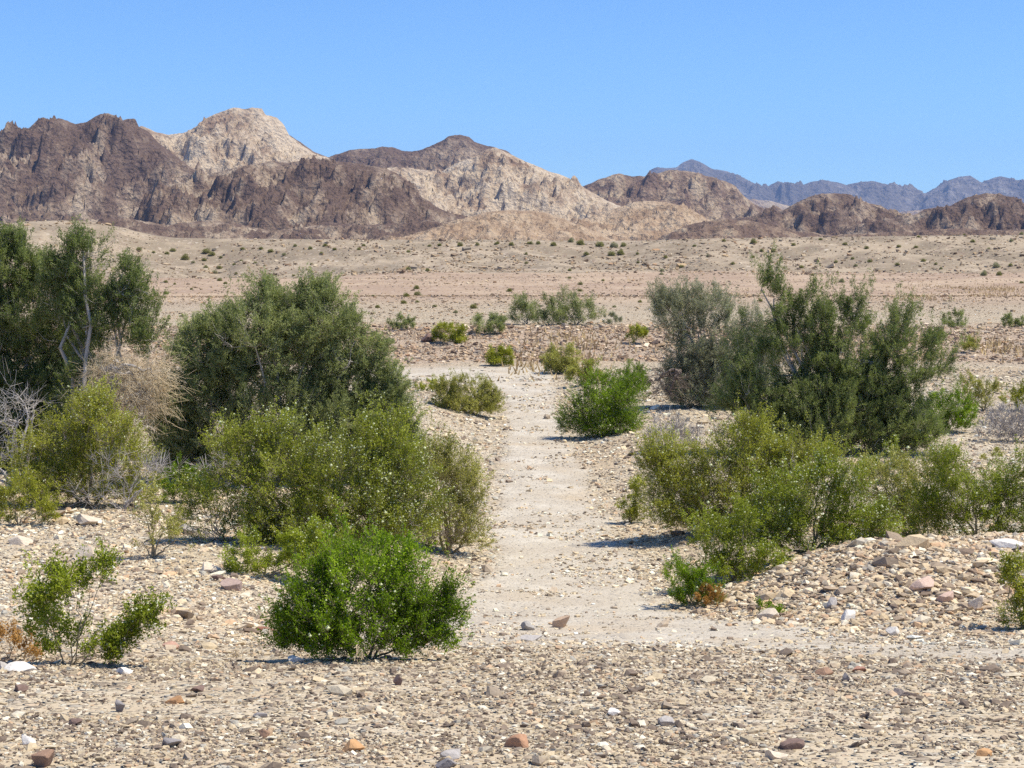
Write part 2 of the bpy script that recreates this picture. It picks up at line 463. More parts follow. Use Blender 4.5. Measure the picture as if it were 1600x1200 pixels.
def mountain(name, D, crest, front, back, seed, spur=.25, lam=None, rough=1.0, bias=.5, vary=.35, pal=None, step=1.5, p=1.12, regions=(), scale=1.0):
    """a ridge at distance D whose skyline passes through the crest points; slopes fall to both sides with eroded spurs"""
    front *= .62; back *= .7
    cp = np.array(crest, float)
    xs = (cp[:, 0] - 800) / F * D
    zs = np.array([at(a, b, D)[1] for a, b in crest])
    d = D / 1856.0 * step
    x0, x1 = xs[0], xs[-1]
    nx = int((x1 - x0) / d) + 1; 
    nyf = int(min(420, max(60, (zs.max() / (D / 1856.)) / step * 1.25))); nyb = nyf // 3
    gx = np.linspace(x0, x1, nx)
    gv = np.concatenate([-np.linspace(1, 0, nyb)[:-1] ** 1.3 * back, np.linspace(0, 1, nyf) ** 1.1 * front])
    X, V = np.meshgrid(gx, gv)
    lam = lam or zs.max() * .55
    t = np.where(V >= 0, V / front, -V / back)
    wx = lam * .55 * fbm(X / lam * .5, V / lam * .5, 3, seed + 5)
    Xw = X + (wx * 1.2 + .25 * V * fbm(X / (3 * lam), V / (3 * lam), 2, seed + 8)) * ss(0, .35, t)
    cr = np.interp(Xw, xs, zs)
    base = 1.0
    cr = np.maximum(cr - base, 0)
    g = np.clip(1 - t, 0, 1) ** p
    H = cr * g
    loc = np.interp(X, xs, zs).clip(5)
    w = ss(0, .18, t) * (1 - ss(.75, 1.0, t)) * np.clip(loc / zs.max() * 1.5, .3, 1)
    rd = ridged((X + wx) / lam, (V * .8 + .4 * wx) / lam, 6, seed, .55)
    rd2 = ridged((X + V * .3) / (lam * .35), (V * .6) / (lam * .35), 5, seed + 50, .55)
    rd3 = ridged(X / (lam * .13) + .3 * rd2, (V * .8) / (lam * .13), 4, seed + 70, .6)
    H = H + zs.max() * spur * ((rd - .55) * 1.15 + (rd2 - .5) * .45 + (rd3 - .45) * .22) * w
    He, ev = gullies(H, gx, gv, X, V, lam * 1.1, 5, .042, seed)
    we = (1 if D < 4000 else .35) * ss(0, .10, t) * (1 - ss(.85, 1.0, t)) * np.clip(loc / zs.max() * 1.5, .25, 1)
    H = H + (He - H) * we
    px = D / 1856.
    H = H + px * rough * (3.2 * (ridged(X / (px * 55) + .3, V / (px * 80), 5, seed + 95, .6) - .5) * ss(.02, .12, t) + 3.8 * fbm(X / (px * 14), V / (px * 14), 4, seed + 90, .62) + 3.2 * (ridged(X / (px * 30), V / (px * 30), 4, seed + 91) - .5)) * (.35 + .65 * ss(0, .06, t)) * ss(0, 12, cr / px)
    Z = base + H
    edge = ss(0, .04, (X - x0) / (x1 - x0)) * ss(0, .04, (x1 - X) / (x1 - x0))
    Z = Z * edge - 6 * (1 - edge) - 8 * ss(.93, 1.0, t)
    # rock-type map: dark varnished ribs, pale scree in hollows, streaks running downhill
    st = fbm(X / (lam * .28) + .6 * wx / lam, V / (lam * .9), 5, seed + 200, .6)
    pt = fbm(X / (lam * 1.3), V / (lam * 1.1) , 4, seed + 230, .6)
    ledge = pn((Z + .45 * X + .6 * wx) / (lam * .10), (V - .3 * X) / (lam * .9), seed + 300)
    mixv = bias - .02 + vary * (2.3 * st + 1.2 * pt) - .35 * (rd - .55) - .12 * ev + .16 * ledge
    for (rx, ry, sx, sy, amt) in regions:      # outcrops: photo column, fraction down the face, size, lighter/darker
        cx = (rx - 800) / F * D
        mixv = mixv + amt * np.exp(-(((X - cx) / (sx / F * D)) ** 2 + ((t - ry) / sy) ** 2)) 
    nyy = len(gv)
    i = np.arange(nyy - 1)[:, None] * nx; j = np.arange(nx - 1)[None, :]
    f = np.stack([i + j, i + j + 1, i + nx + j + 1, i + nx + j], -1).reshape(-1, 4)[:, ::-1]
    Yc = D - V
    Vv = np.stack([X.ravel(), Yc.ravel(), Z.ravel()], 1)
    m = rock_material(name + "_rock", *pal, scale * 1500.0 / D)
    o = mesh_obj(name, Vv, f, m, attrs={"mixv": ('FLOAT', mixv.ravel())}, smooth=True)
    o["kind"] = "structure"
    return o

PAL_DARK = ((.165, .112, .088), (.30, .222, .165), (.45, .355, .26))
PAL_MIX = ((.185, .125, .098), (.325, .235, .168), (.47, .37, .262))
PAL_PALE = ((.30, .205, .145), (.49, .375, .265), (.61, .495, .365))
PAL_TAN = ((.33, .225, .15), (.47, .345, .235), (.54, .415, .29))
PAL_FAR = ((.16, .14, .13), (.25, .22, .20), (.36, .33, .30))

mountain("far_mountain", 9000, [(930, 420), (985, 300), (1015, 266), (1025, 261), (1040, 263), (1055, 262), (1066, 253), (1080, 249), (1095, 254), (1110, 263), (1135, 268), (1160, 280), (1185, 290), (1195, 293), (1213, 283), (1225, 287), (1240, 294), (1262, 285), (1285, 281), (1305, 285), (1320, 289), (1340, 284), (1360, 283), (1385, 288), (1400, 292), (1425, 297), (1442, 302), (1458, 294), (1470, 288), (1480, 280), (1498, 276), (1512, 274), (1530, 286), (1548, 278), (1560, 275), (1580, 281), (1600, 283), (1640, 274), (1700, 280), (1780, 300), (1900, 420)],
         3200, 2500, 11, .30, lam=800, bias=.35, vary=.3, pal=PAL_FAR, step=1.4, rough=.8)
mountain("distant_foothill", 5200, [(1080, 420), (1110, 335), (1150, 318), (1175, 311), (1200, 314), (1230, 322), (1260, 330), (1340, 335), (1420, 330), (1480, 322), (1530, 335), (1600, 342), (1700, 420)],
         1200, 900, 12, .25, lam=300, bias=.75, vary=.3, pal=PAL_MIX, step=1.5)
mountain("dark_peak_ridge", 2300, [(380, 420), (410, 250), (445, 205), (470, 222), (490, 236), (515, 246), (525, 241), (545, 235), (562, 233), (580, 232), (600, 229), (622, 233), (640, 236), (655, 236), (672, 229), (688, 221), (700, 214), (718, 210), (732, 213), (742, 222), (756, 227), (775, 231), (790, 235), (815, 252), (860, 280), (900, 330), (930, 420)],
         520, 400, 13, .30, lam=110, bias=.34, vary=.30, pal=PAL_DARK, rough=1.3)
mountain("pale_peak", 2000, [(130, 420), (160, 260), (190, 215), (225, 196), (245, 206), (265, 210), (288, 209), (300, 203), (313, 196), (322, 187), (336, 180), (352, 173), (368, 168), (385, 171), (398, 167), (412, 170), (418, 180), (436, 184), (447, 196), (455, 212), (470, 224), (490, 238), (512, 246), (540, 262), (600, 300), (680, 420)],
         560, 420, 14, .26, lam=100, bias=.80, vary=.22, pal=PAL_PALE, rough=1.1,
         regions=[(370, .12, 60, .12, -.25), (430, .25, 25, .1, -.3), (330, .6, 120, .18, -.22)])
mountain("pale_ridge", 1750, [(520, 420), (560, 300), (590, 266), (612, 262), (640, 262), (665, 266), (690, 268), (712, 256), (740, 245), (760, 234), (775, 231), (795, 240), (815, 249), (838, 259), (858, 268), (880, 275), (900, 284), (915, 295), (940, 310), (985, 330), (1040, 420)],
         420, 330, 15, .27, lam=80, bias=.78, vary=.26, pal=PAL_PALE, rough=1.0, regions=[(770, .1, 40, .15, -.2)])
mountain("left_mountain", 1550, [(-330, 420), (-260, 300), (-160, 250), (-60, 226), (0, 217), (18, 212), (35, 208), (52, 199), (64, 188), (74, 184), (84, 188), (96, 185), (110, 188), (122, 193), (140, 192), (150, 184), (162, 179), (174, 177), (186, 182), (194, 189), (206, 186), (216, 186), (221, 197), (235, 205), (250, 222), (280, 246), (320, 275), (380, 312), (440, 345), (500, 372), (540, 420)],
         470, 380, 16, .40, lam=95, bias=.36, vary=.38, pal=PAL_DARK, rough=1.4, regions=[(45, .3, 14, .3, .42), (185, .35, 14, .25, .4), (212, .6, 12, .2, .3), (10, .7, 20, .2, .2), (110, .1, 60, .08, -.2), (305, .1, 45, .22, .4), (275, .3, 20, .2, .25)])
mountain("brown_ridge", 1950, [(700, 420), (780, 340), (860, 312), (905, 296), (920, 287), (935, 281), (950, 276), (966, 272), (985, 275), (1005, 276), (1025, 270), (1048, 266), (1070, 267), (1092, 271), (1115, 278), (1135, 286), (1148, 291), (1160, 305), (1175, 318), (1195, 327), (1215, 330), (1245, 334), (1300, 343), (1360, 352), (1430, 420)],
         380, 300, 17, .34, lam=85, bias=.50, vary=.36, pal=PAL_MIX, rough=1.2, regions=[(1100, .3, 60, .2, .2)])
mountain("middle_foothill", 1180, [(180, 420), (225, 330), (260, 290), (300, 285), (345, 268), (372, 262), (400, 257), (425, 252), (450, 255), (480, 250), (512, 248), (540, 254), (570, 257), (600, 262), (618, 270), (634, 280), (645, 292), (656, 306), (680, 322), (715, 340), (745, 346), (790, 372), (840, 420)],
         330, 260, 18, .38, lam=66, bias=.36, vary=.33, pal=PAL_DARK, rough=1.3, regions=[(300, .1, 40, .3, .3), (410, .08, 30, .1, .35), (360, .55, 40, .1, .4), (520, .5, 25, .15, .25)])
mountain("right_dark_hill", 1330, [(1040, 420), (1100, 352), (1150, 341), (1195, 336), (1220, 329), (1236, 320), (1252, 312), (1268, 306), (1285, 302), (1305, 303), (1325, 304), (1342, 312), (1358, 318), (1372, 321), (1388, 330), (1405, 337), (1440, 338), (1500, 347), (1570, 358), (1640, 420)],
         260, 220, 19, .36, lam=55, bias=.36, vary=.42, pal=PAL_DARK, rough=1.3, regions=[(1330, .25, 30, .15, .35)])
mountain("far_right_hill", 1250, [(1260, 420), (1320, 354), (1370, 345), (1405, 339), (1425, 336), (1440, 328), (1455, 326), (1465, 323), (1475, 325), (1490, 318), (1505, 310), (1520, 305), (1538, 302), (1555, 303), (1572, 308), (1590, 316), (1610, 320), (1650, 318), (1700, 330), (1780, 350), (1850, 420)],
         240, 220, 20, .38, lam=55, bias=.36, vary=.40, pal=PAL_DARK, rough=1.2, regions=[(1470, .5, 30, .3, .25)])
mountain("tan_foothill", 1120, [(790, 420), (840, 366), (900, 345), (940, 332), (965, 324), (985, 318), (1005, 313), (1030, 315), (1052, 318), (1075, 328), (1095, 338), (1120, 350), (1190, 358), (1250, 372), (1310, 420)],
         220, 180, 21, .24, lam=48, bias=.60, vary=.25, pal=PAL_TAN, rough=.8)
mountain("left_low_foothill", 980, [(-80, 420), (-20, 372), (60, 352), (130, 345), (200, 340), (260, 352), (330, 344), (380, 352), (430, 362), (470, 356), (520, 348), (570, 352), (620, 350), (650, 347), (672, 343), (690, 350), (715, 356), (760, 380), (800, 420)],
         220, 200, 22, .28, lam=36, bias=.42, vary=.42, pal=PAL_DARK, rough=1.2, regions=[(360, .2, 50, .25, .25), (660, .1, 30, .3, -.4)])
mountain("low_dark_foothill", 900, [(990, 420), (1020, 380), (1050, 362), (1080, 350), (1110, 345), (1140, 343), (1175, 346), (1200, 352), (1225, 357), (1245, 361), (1300, 368), (1400, 362), (1480, 357), (1560, 360), (1650, 358), (1740, 420)],
         160, 150, 23, .20, lam=34, bias=.42, vary=.30, pal=PAL_MIX, rough=1.0)
mountain("low_tan_hill", 820, [(540, 420), (580, 385), (620, 374), (660, 362), (690, 352), (720, 342), (750, 334), (780, 329), (810, 328), (835, 329), (860, 335), (885, 344), (915, 356), (950, 372), (990, 385), (1030, 420)],
         180, 150, 24, .18, lam=36, bias=.60, vary=.22, pal=PAL_TAN, rough=.8)
mountain("left_pale_knoll", 640, [(140, 420), (180, 386), (200, 381), (230, 378), (262, 382), (290, 386), (330, 420)],
         90, 70, 25, .12, lam=25, bias=.85, vary=.15, pal=PAL_PALE, rough=.6)

# ---------------------------------------------------------------- gravel and stones
def ico():
    p = (1 + 5 ** .5) / 2
    v = np.array([(-1, p, 0), (1, p, 0), (-1, -p, 0), (1, -p, 0), (0, -1, p), (0, 1, p), (0, -1, -p), (0, 1, -p), (p, 0, -1), (p, 0, 1), (-p, 0, -1), (-p, 0, 1)], float)
    v /= np.linalg.norm(v[0])
    f = np.array([(0, 11, 5), (0, 5, 1), (0, 1, 7), (0, 7, 10), (0, 10, 11), (1, 5, 9), (5, 11, 4), (11, 10, 2), (10, 7, 6), (7, 1, 8), (3, 9, 4), (3, 4, 2), (3, 2, 6), (3, 6, 8), (3, 8, 9), (4, 9, 5), (2, 4, 11), (6, 2, 10), (8, 6, 7), (9, 8, 1)])
    return v, f
ICO_V, ICO_F = ico()
CUBV = np.array([(x, y, z) for x in (-1, 1) for y in (-1, 1) for z in (-1, 1)], float) * .72
CUBF = np.array([(0, 1, 3), (0, 3, 2), (4, 6, 7), (4, 7, 5), (0, 4, 5), (0, 5, 1), (2, 3, 7), (2, 7, 6), (0, 2, 6), (0, 6, 4), (1, 5, 7), (1, 7, 3)])
PAL = np.array([c for _, c in STONE_STOPS])
STP = np.array([a for a, _ in STONE_STOPS])
def stone_colors(n, rng, tint=None, skew=1.0):
    u = rng.random(n) ** skew
    idx = np.searchsorted(STP, u).clip(0, len(PAL) - 1)
    c = PAL[idx] * rng.uniform(.82, 1.12, (n, 1))
    if tint is not None: c = c * tint
    return c.clip(0, .85)
def rot_mats(n, rng, tilt):
    a = rng.uniform(0, 2 * np.pi, n); b = rng.normal(0, tilt, n); c = rng.normal(0, tilt, n)
    ca, sa, cb, sb, cc, sc = np.cos(a), np.sin(a), np.cos(b), np.sin(b), np.cos(c), np.sin(c)
    Z = np.zeros(n); O = np.ones(n)
    Rz = np.stack([ca, -sa, Z, sa, ca, Z, Z, Z, O], 1).reshape(n, 3, 3)
    Rx = np.stack([O, Z, Z, Z, cb, -sb, Z, sb, cb], 1).reshape(n, 3, 3)
    Ry = np.stack([cc, Z, sc, Z, O, Z, -sc, Z, cc], 1).reshape(n, 3, 3)
    return Rz @ Rx @ Ry
def stones(name, x, Y, size, rng, cols, chunky=True, sink=.25):
    n = len(x)
    base, faces = (ICO_V, ICO_F) if chunky else (CUBV, CUBF)
    k = len(base)
    V = base[None] * rng.uniform(.68, 1.18, (n, k, 1)) + rng.normal(0, .08, (n, k, 3))
    V = V * np.stack([rng.uniform(.8, 1.45, n), rng.uniform(.6, 1.0, n), rng.uniform(.26, .66, n)], 1)[:, None, :]
    V = np.einsum('nij,nkj->nki', rot_mats(n, rng, .26), V) * (size * .5)[:, None, None]
    z = ground(x, Y) + size * (.22 - sink * .5)
    V += np.stack([x, Y, z], 1)[:, None, :]
    Fc = (faces[None] + (np.arange(n) * k)[:, None, None]).reshape(-1, 3)
    c = np.concatenate([np.repeat(cols, k, 0), np.ones((n * k, 1))], 1)
    o = mesh_obj(name, V.reshape(-1, 3), Fc, M_STONE, attrs={"col": ('FLOAT_COLOR', c)})
    o["kind"] = "stuff"; o["label"] = "loose desert stones of mixed size and colour scattered over the ground"
    o["category"] = "gravel"
    return o

def scatter(n, y0, y1, rng, azm=.34):
    Y = np.exp(rng.uniform(math.log(y0), math.log(y1), n))
    x = rng.uniform(-azm, azm, n) * Y
    return x, Y

def cream(Y):
    k = (ss(14, 16, Y) * (1 - ss(50, 60, Y)))[:, None]
    return 1 + k * np.array([[.22, .23, .23]])
def build_gravel():
    rng = np.random.default_rng(101)
    # small stones everywhere near and middle
    x, Y = scatter(230000, 7.2, 60, rng)
    w, rb, _ = zones(x, Y)
    dens = (1 - w * (.95 - .75 * ss(-.05, .3, fbm(x * .45, Y * .5, 3, 68)))) * (.25 + .75 * ss(-.2, .25, fbm(x * .45, Y * 1.1, 4, 61))) * (1 - .85 * (1 - ss(13, 15, Y)) * ss(.12, .3, fbm(x * .28 + 4, Y * 1.0, 3, 63)))
    el, er = wash_edges(Y)
    keep = rng.random(len(x)) < dens
    x, Y = x[keep], Y[keep]
    s = .014 * (Y / 10.0) ** .75 * np.exp(rng.normal(.25, .42, len(x)))
    stones("gravel", x, Y, s, rng, stone_colors(len(x), rng, skew=1 + .6 * (1 - ss(12, 15, Y)), tint=cream(Y)), chunky=False)
    # medium stones
    x, Y = scatter(52000, 7.2, 62, rng)
    w, rb, _ = zones(x, Y)
    dens = (1 - .95 * w) * (.25 + .75 * ss(-.2, .4, fbm(x * .5, Y * .6, 4, 62))) * (1 - .9 * (1 - ss(13, 15, Y)) * ss(.12, .3, fbm(x * .28 + 4, Y * 1.0, 3, 63)))
    keep = rng.random(len(x)) < dens
    x, Y = x[keep], Y[keep]
    s = .0245 * (Y / 10.0) ** .55 * np.exp(rng.normal(.1, .38, len(x)))
    stones("gravel", x, Y, s * np.exp(rng.normal(0, .3, len(x))), rng, stone_colors(len(x), rng, skew=1 + .65 * (1 - ss(12, 15, Y)), tint=cream(Y)))
    # berm and left bank: big blocky rubble
    x = rng.uniform(1.9, 8.0, 30000); Y = rng.uniform(16.6, 24, 30000)
    c = 20.6 + .15 * (x - 4)
    keep = rng.random(30000) < ss(2.0, 3.6, x + .4 * (Y - 18)) * np.exp(-((Y - c + 1.0) / 1.9) ** 2)
    x, Y = x[keep], Y[keep]
    stones("rubble", x, Y, .050 * np.exp(rng.normal(0, .5, len(x))), rng, stone_colors(len(x), rng, np.array([1.08, 1.04, 1.0])))
    x = rng.uniform(-9, -1.0, 15000); Y = rng.uniform(15.5, 30, 15000)
    keep = rng.random(15000) < ss(-.1, .5, fbm(x * .35, Y * .35, 3, 66)) * .8
    x, Y = x[keep], Y[keep]
    stones("rubble", x, Y, .055 * np.exp(rng.normal(0, .5, len(x))), rng, stone_colors(len(x), rng, np.array([1.1, 1.06, 1.02])))
    # reddish rubble bank beyond the wash
    x, Y = scatter(64000, 61.5, 84, rng)
    keep = (rng.random(len(x)) < (1 - .75 * ss(77, 84, Y)) * (.35 + .65 * ss(-.25, .2, fbm(x * .2, Y * .25, 3, 97)))) & (Y > 62.5 + 3.0 * fbm(x * .12, Y * .1, 3, 98))
    x, Y = x[keep], Y[keep]
    s = .085 * np.exp(rng.normal(0, .48, len(x)))
    stones("rubble", x, Y, s, rng, stone_colors(len(x), rng, np.array([.92, .82, .76])), chunky=False)
    # stony lip of the terrace
    x = rng.uniform(-60, 60, 9000); Y = 147 - 7 * fbm(x * .02, x * 0 + .5, 3, 301) + rng.normal(0, 3.5, 9000)
    stones("rubble", x, Y, .13 * np.exp(rng.normal(0, .4, len(x))), rng, stone_colors(len(x), rng, np.array([.74, .66, .58])), chunky=False)
    # sparse stones on the flats behind
    x, Y = scatter(80000, 84, 345, rng)
    keep = rng.random(len(x)) < .34 * ss(-.3, .2, fbm(x * .06, Y * .04, 3, 92)) + .08 + .58 * ss(245, 275, Y) * ss(-.3, .2, fbm(x * .08, Y * .05, 3, 91)); x, Y = x[keep], Y[keep]
    s = (.075 + .05 * ss(240, 270, Y)) * (Y / 100) ** .75 * np.exp(rng.normal(0, .5, len(x)))
    stones("rubble", x, Y, s, rng, stone_colors(len(x), rng, np.array([.80, .72, .64])), chunky=False)
build_gravel()

def big_stone(px, row, wpx, asp, colour, label, tilt=0.0, name="stone", seed=0, depth=.8, lift=.0):
    rng = np.random.default_rng(500 + seed)
    x, Y = hit(px, row + wpx * asp * .35)
    s = .88 * wpx / F * Y
    import bmesh
    bm = bmesh.new(); bmesh.ops.create_icosphere(bm, subdivisions=3, radius=1.0)
    v = np.array([q.co[:] for q in bm.verts]); fc = np.array([[q.index for q in f.verts] for f in bm.faces]); bm.free()
    # cut by random planes: angular broken rock
    for k in range(15):
        nrm = rng.normal(size=3); nrm /= np.linalg.norm(nrm); d = rng.uniform(.34, .72)
        e = np.maximum(v @ nrm - d, 0); v = v - e[:, None] * nrm * .97
    v = v * (1 + .05 * (vn3(v * 4, seed) - .5))[:, None]
    v[:, 0] /= (v[:, 0].max() - v[:, 0].min()); v[:, 1] /= (v[:, 1].max() - v[:, 1].min()); v[:, 2] /= (v[:, 2].max() - v[:, 2].min())
    v *= np.array([s, s * depth, s * asp * 1.15])
    c, q = math.cos(tilt), math.sin(tilt)
    v = np.stack([v[:, 0] * c - v[:, 2] * q, v[:, 1], v[:, 0] * q + v[:, 2] * c], 1)
    zmin = v[:, 2].min(); v[:, 2] -= zmin + .24 * (v[:, 2].max() - zmin)
    cols = np.tile(np.array([*colour, 1.0]), (len(v), 1))
    o = mesh_obj(name, v, fc, M_STONE, attrs={"col": ('FLOAT_COLOR', cols)})
    o.location = (x, Y, gz(x, Y) + lift)
    o["label"] = label; o["category"] = "stone"
    return o
WHITE, CREAM, TANC, ORNG, BRN, DBRN, GRY, DGRY, PINK = (.78, .74, .68), (.68, .58, .46), (.58, .44, .31), (.56, .33, .16), (.36, .23, .16), (.22, .15, .125), (.45, .42, .40), (.27, .25, .25), (.60, .44, .36)
for k, st in enumerate([
    (40, 1042, 62, .30, WHITE, "flat white slab beside the lower left bush", .0),
    (4, 1040, 28, .7, GRY, "blue grey stone at the left edge beside the flat white slab", .0),
    (45, 1157, 34, .55, WHITE, "bright white elongated stone leaning near the lower left corner", -.6),
    (68, 1186, 44, .75, BRN, "rust brown pointed stone in the lower left corner", .1),
    (187, 1104, 20, 1.25, DGRY, "dark grey oval stone standing upright in the left foreground", .15),
    (276, 1094, 36, .38, (.42, .24, .12), "flat orange brown stone right of the upright grey oval stone", .05),
    (312, 1076, 24, .5, DBRN, "dark brown block above the flat orange brown stone", .1),
    (118, 1128, 30, .45, DBRN, "dark brown wedge stone left of the upright grey oval stone", .2),
    (33, 1076, 24, .6, DBRN, "small dark stone under the flat white slab", .0),
    (264, 1160, 36, .6, DGRY, "dark grey angular stone in the bottom left quarter", .2),
    (551, 1166, 46, .45, ORNG, "orange tan boulder near the bottom left of centre", .05),
    (622, 1063, 18, 1.15, DBRN, "dark upright pointed stone below the bright green front bush", .1),
    (405, 1117, 28, .35, DGRY, "dark oval stone lying alone in a patch of sand", .0),
    (412, 1146, 22, .9, BRN, "brown lump of rock below the stone in the sand patch", .0),
    (696, 1192, 40, .5, DGRY, "dark grey rock cut by the bottom edge left of centre", .1),
    (705, 1178, 38, .5, GRY, "grey flat rock just above the dark rock on the bottom edge", .1),
    (827, 978, 26, .75, (.36, .34, .32), "grey green humped stone at the near end of the track", .0),
    (876, 972, 34, .7, (.55, .40, .28), "brown and tan stone right of the grey humped stone on the track", .1),
    (831, 997, 40, .25, GRY, "pale grey flat slab below the humped stone on the track", .0),
    (1321, 1058, 13, 1.4, DGRY, "small dark grey stone standing upright in the right foreground", .05),
    (1288, 1049, 34, .5, BRN, "brown stone left of the small upright grey stone", .1),
    (1342, 1046, 30, .35, (.40, .22, .16), "flat reddish stone right of the small upright grey stone", .0),
    (1413, 1082, 56, .28, (.42, .34, .28), "long flat brown slab half sunk in sand on the right", .0),
    (1212, 1180, 44, .48, CREAM, "cream rounded stone at the bottom right of centre", -.15),
    (1236, 1164, 46, .35, DBRN, "dark flat stone just above the cream rounded stone", .05),
    (1536, 1176, 34, .4, ORNG, "orange flat stone in the lower right corner", .0),
    (1041, 1126, 34, .62, GRY, "round grey stone in the bottom foreground right of centre", .0),
    (961, 1112, 24, .6, WHITE, "white rounded stone left of the round grey stone", .0),
    (812, 1158, 44, .6, (.45, .26, .16), "rusty red brown rock at the bottom centre", .15),
    (1394, 1084, 22, .6, TANC, "tan stone at the left end of the long brown slab", .0),
    (1434, 915, 52, .42, (.62, .46, .38), "long pinkish slab tilted up on the stony berm", .55),
    (1522, 944, 38, .5, CREAM, "cream block lying on the berm below the pinkish slab", .5),
    (1324, 962, 30, .7, WHITE, "white grey block at the left foot of the berm", .1),
    (1393, 986, 26, .7, WHITE, "bright white stone at the foot of the berm", .1),
    (1300, 942, 24, .9, GRY, "blue grey upright stone on the left slope of the berm", .1),
    (1565, 850, 60, .3, WHITE, "long white slab on the crest of the berm", .05),
    (1480, 934, 34, .6, PINK, "pink stone in the middle of the berm", .3),
    (1205, 960, 38, .5, CREAM, "cream slab sloping at the end of the berm by the track", .5),
    (132, 862, 46, .6, CREAM, "pale cream boulder on the left bank below the sparse bush", .1),
    (140, 812, 50, .5, CREAM, "low cream boulder on the left bank above the others", .1),
    (296, 827, 30, .8, GRY, "grey boulder right of the sparse yellowish bush", .0),
    (362, 915, 40, .5, (.40, .30, .26), "dark pinkish block left of the big front bush", -.4),
    (340, 903, 26, .5, DBRN, "dark brown stone touching the dark pinkish block", .1),
    (326, 887, 36, .55, CREAM, "rounded cream stone above the dark pinkish block", .0),
    (268, 1009, 30, .45, (.52, .32, .24), "reddish stone on the sand right of the low two lobed bush", -.2),
    (192, 1048, 32, .5, WHITE, "pale stone under the two lobed bush", .1),
    (30, 844, 44, .4, CREAM, "pale flat rock at the left edge below the small round bush", .1),
    (466, 1030, 34, .5, WHITE, "white stone at the foot of the bright front bush", -.1),
    (412, 984, 34, .4, (.30, .14, .09), "dark red stone left of the bright front bush", .1),
    (668, 528, 26, .65, (.20, .13, .11), "dark brown boulder on the far rubble bank", .1),
]):
    big_stone(*st[:6], tilt=st[6], seed=k)

# ---------------------------------------------------------------- vegetation generator
def tubes(P0, P1, R0, R1, sides=3):
    d = P1 - P0; L = np.linalg.norm(d, axis=1, keepdims=True) + 1e-9; d = d / L
    ref = np.where(np.abs(d[:, 2:3]) > .9, np.array([[1., 0, 0]]), np.array([[0, 0, 1.]]))
    u = np.cross(d, ref); u /= np.linalg.norm(u, axis=1, keepdims=True) + 1e-9
    v = np.cross(d, u)
    n = len(P0); a = np.arange(sides) * 2 * np.pi / sides
    ring = np.cos(a)[None, :, None] * u[:, None] + np.sin(a)[None, :, None] * v[:, None]
    V = np.concatenate([P0[:, None] + ring * R0[:, None, None], P1[:, None] + ring * R1[:, None, None]], 1)
    k = np.arange(sides); k2 = (k + 1) % sides
    f = np.stack([k, k2, k2 + sides, k + sides], 1)
    Fc = (f[None] + (np.arange(n) * 2 * sides)[:, None, None]).reshape(-1, 4)
    return V.reshape(-1, 3), Fc

def bez(p0, c, p1, k):
    t = np.linspace(0, 1, k)[:, None]
    return (1 - t) ** 2 * p0 + 2 * (1 - t) * t * c + t * t * p1

def grow(rng, targets, pts, lean, k, jit, cosr=.0):
    """connect every target to its best point in pts; returns polylines"""
    out = []
    for T in targets:
        dd = np.linalg.norm(pts - T, axis=1)
        pen = dd + .7 * np.maximum(pts[:, 2] - T[2], 0) + cosr * np.maximum(np.linalg.norm(pts, axis=1) - np.linalg.norm(T), 0)
        i = int(np.argmin(pen)); A = pts[i]; L = dd[i]
        c = A + (T - A) * .45 + np.array([0, 0, 1.0]) * L * lean + rng.normal(0, 1, 3) * L * jit
        q = bez(A, c, T, k); q[1:-1] += rng.normal(0, 1, (k - 2, 3)) * L * jit * .25
        out.append(q)
    return out
def segs(lines, r0, r1):
    P0 = np.concatenate([l[:-1] for l in lines]); P1 = np.concatenate([l[1:] for l in lines])
    k = len(lines[0]); rr = np.linspace(r0, r1, k)
    return P0, P1, np.tile(rr[:-1], len(lines)), np.tile(rr[1:], len(lines))

STY = {
 #            twigs/m2 leaves  leafL  leafW  twigL  up   spread scatter  r0   stem counts      clump gap
 'iron':  dict(dens=620, nl=38, ll=.038, lw=.0125, tl=.30, up=.55, sc=.030, r0=.045, mid=9, fin=32, gap=.30, mat=L_IRON, bark=M_BARK, seeds=0, cl=1.4),
 'creo':  dict(dens=1000, nl=20, ll=.021, lw=.0135, tl=.20, up=.55, sc=.020, r0=.018, mid=14, fin=60, gap=.37, mat=L_CREO, bark=M_CBARK, seeds=.75, cl=2.4),
 'tuft':  dict(dens=1500, nl=18, ll=.019, lw=.011, tl=.20, up=.9, sc=.016, r0=.014, mid=18, fin=80, gap=.29, mat=L_BRIGHT, bark=M_CBARK, seeds=.2, cl=2.6),
 'far':   dict(dens=330, nl=22, ll=.055, lw=.022, tl=.30, up=.7, sc=.05, r0=.02, mid=8, fin=24, gap=.2, mat=L_CREO, bark=M_GREYTWIG, seeds=0, cl=1.5),
 'dead':  dict(dens=420, nl=0, ll=.02, lw=.01, tl=.30, up=.2, sc=.02, r0=.018, mid=16, fin=70, gap=.1, mat=None, bark=M_DEAD, seeds=0, cl=2),
}
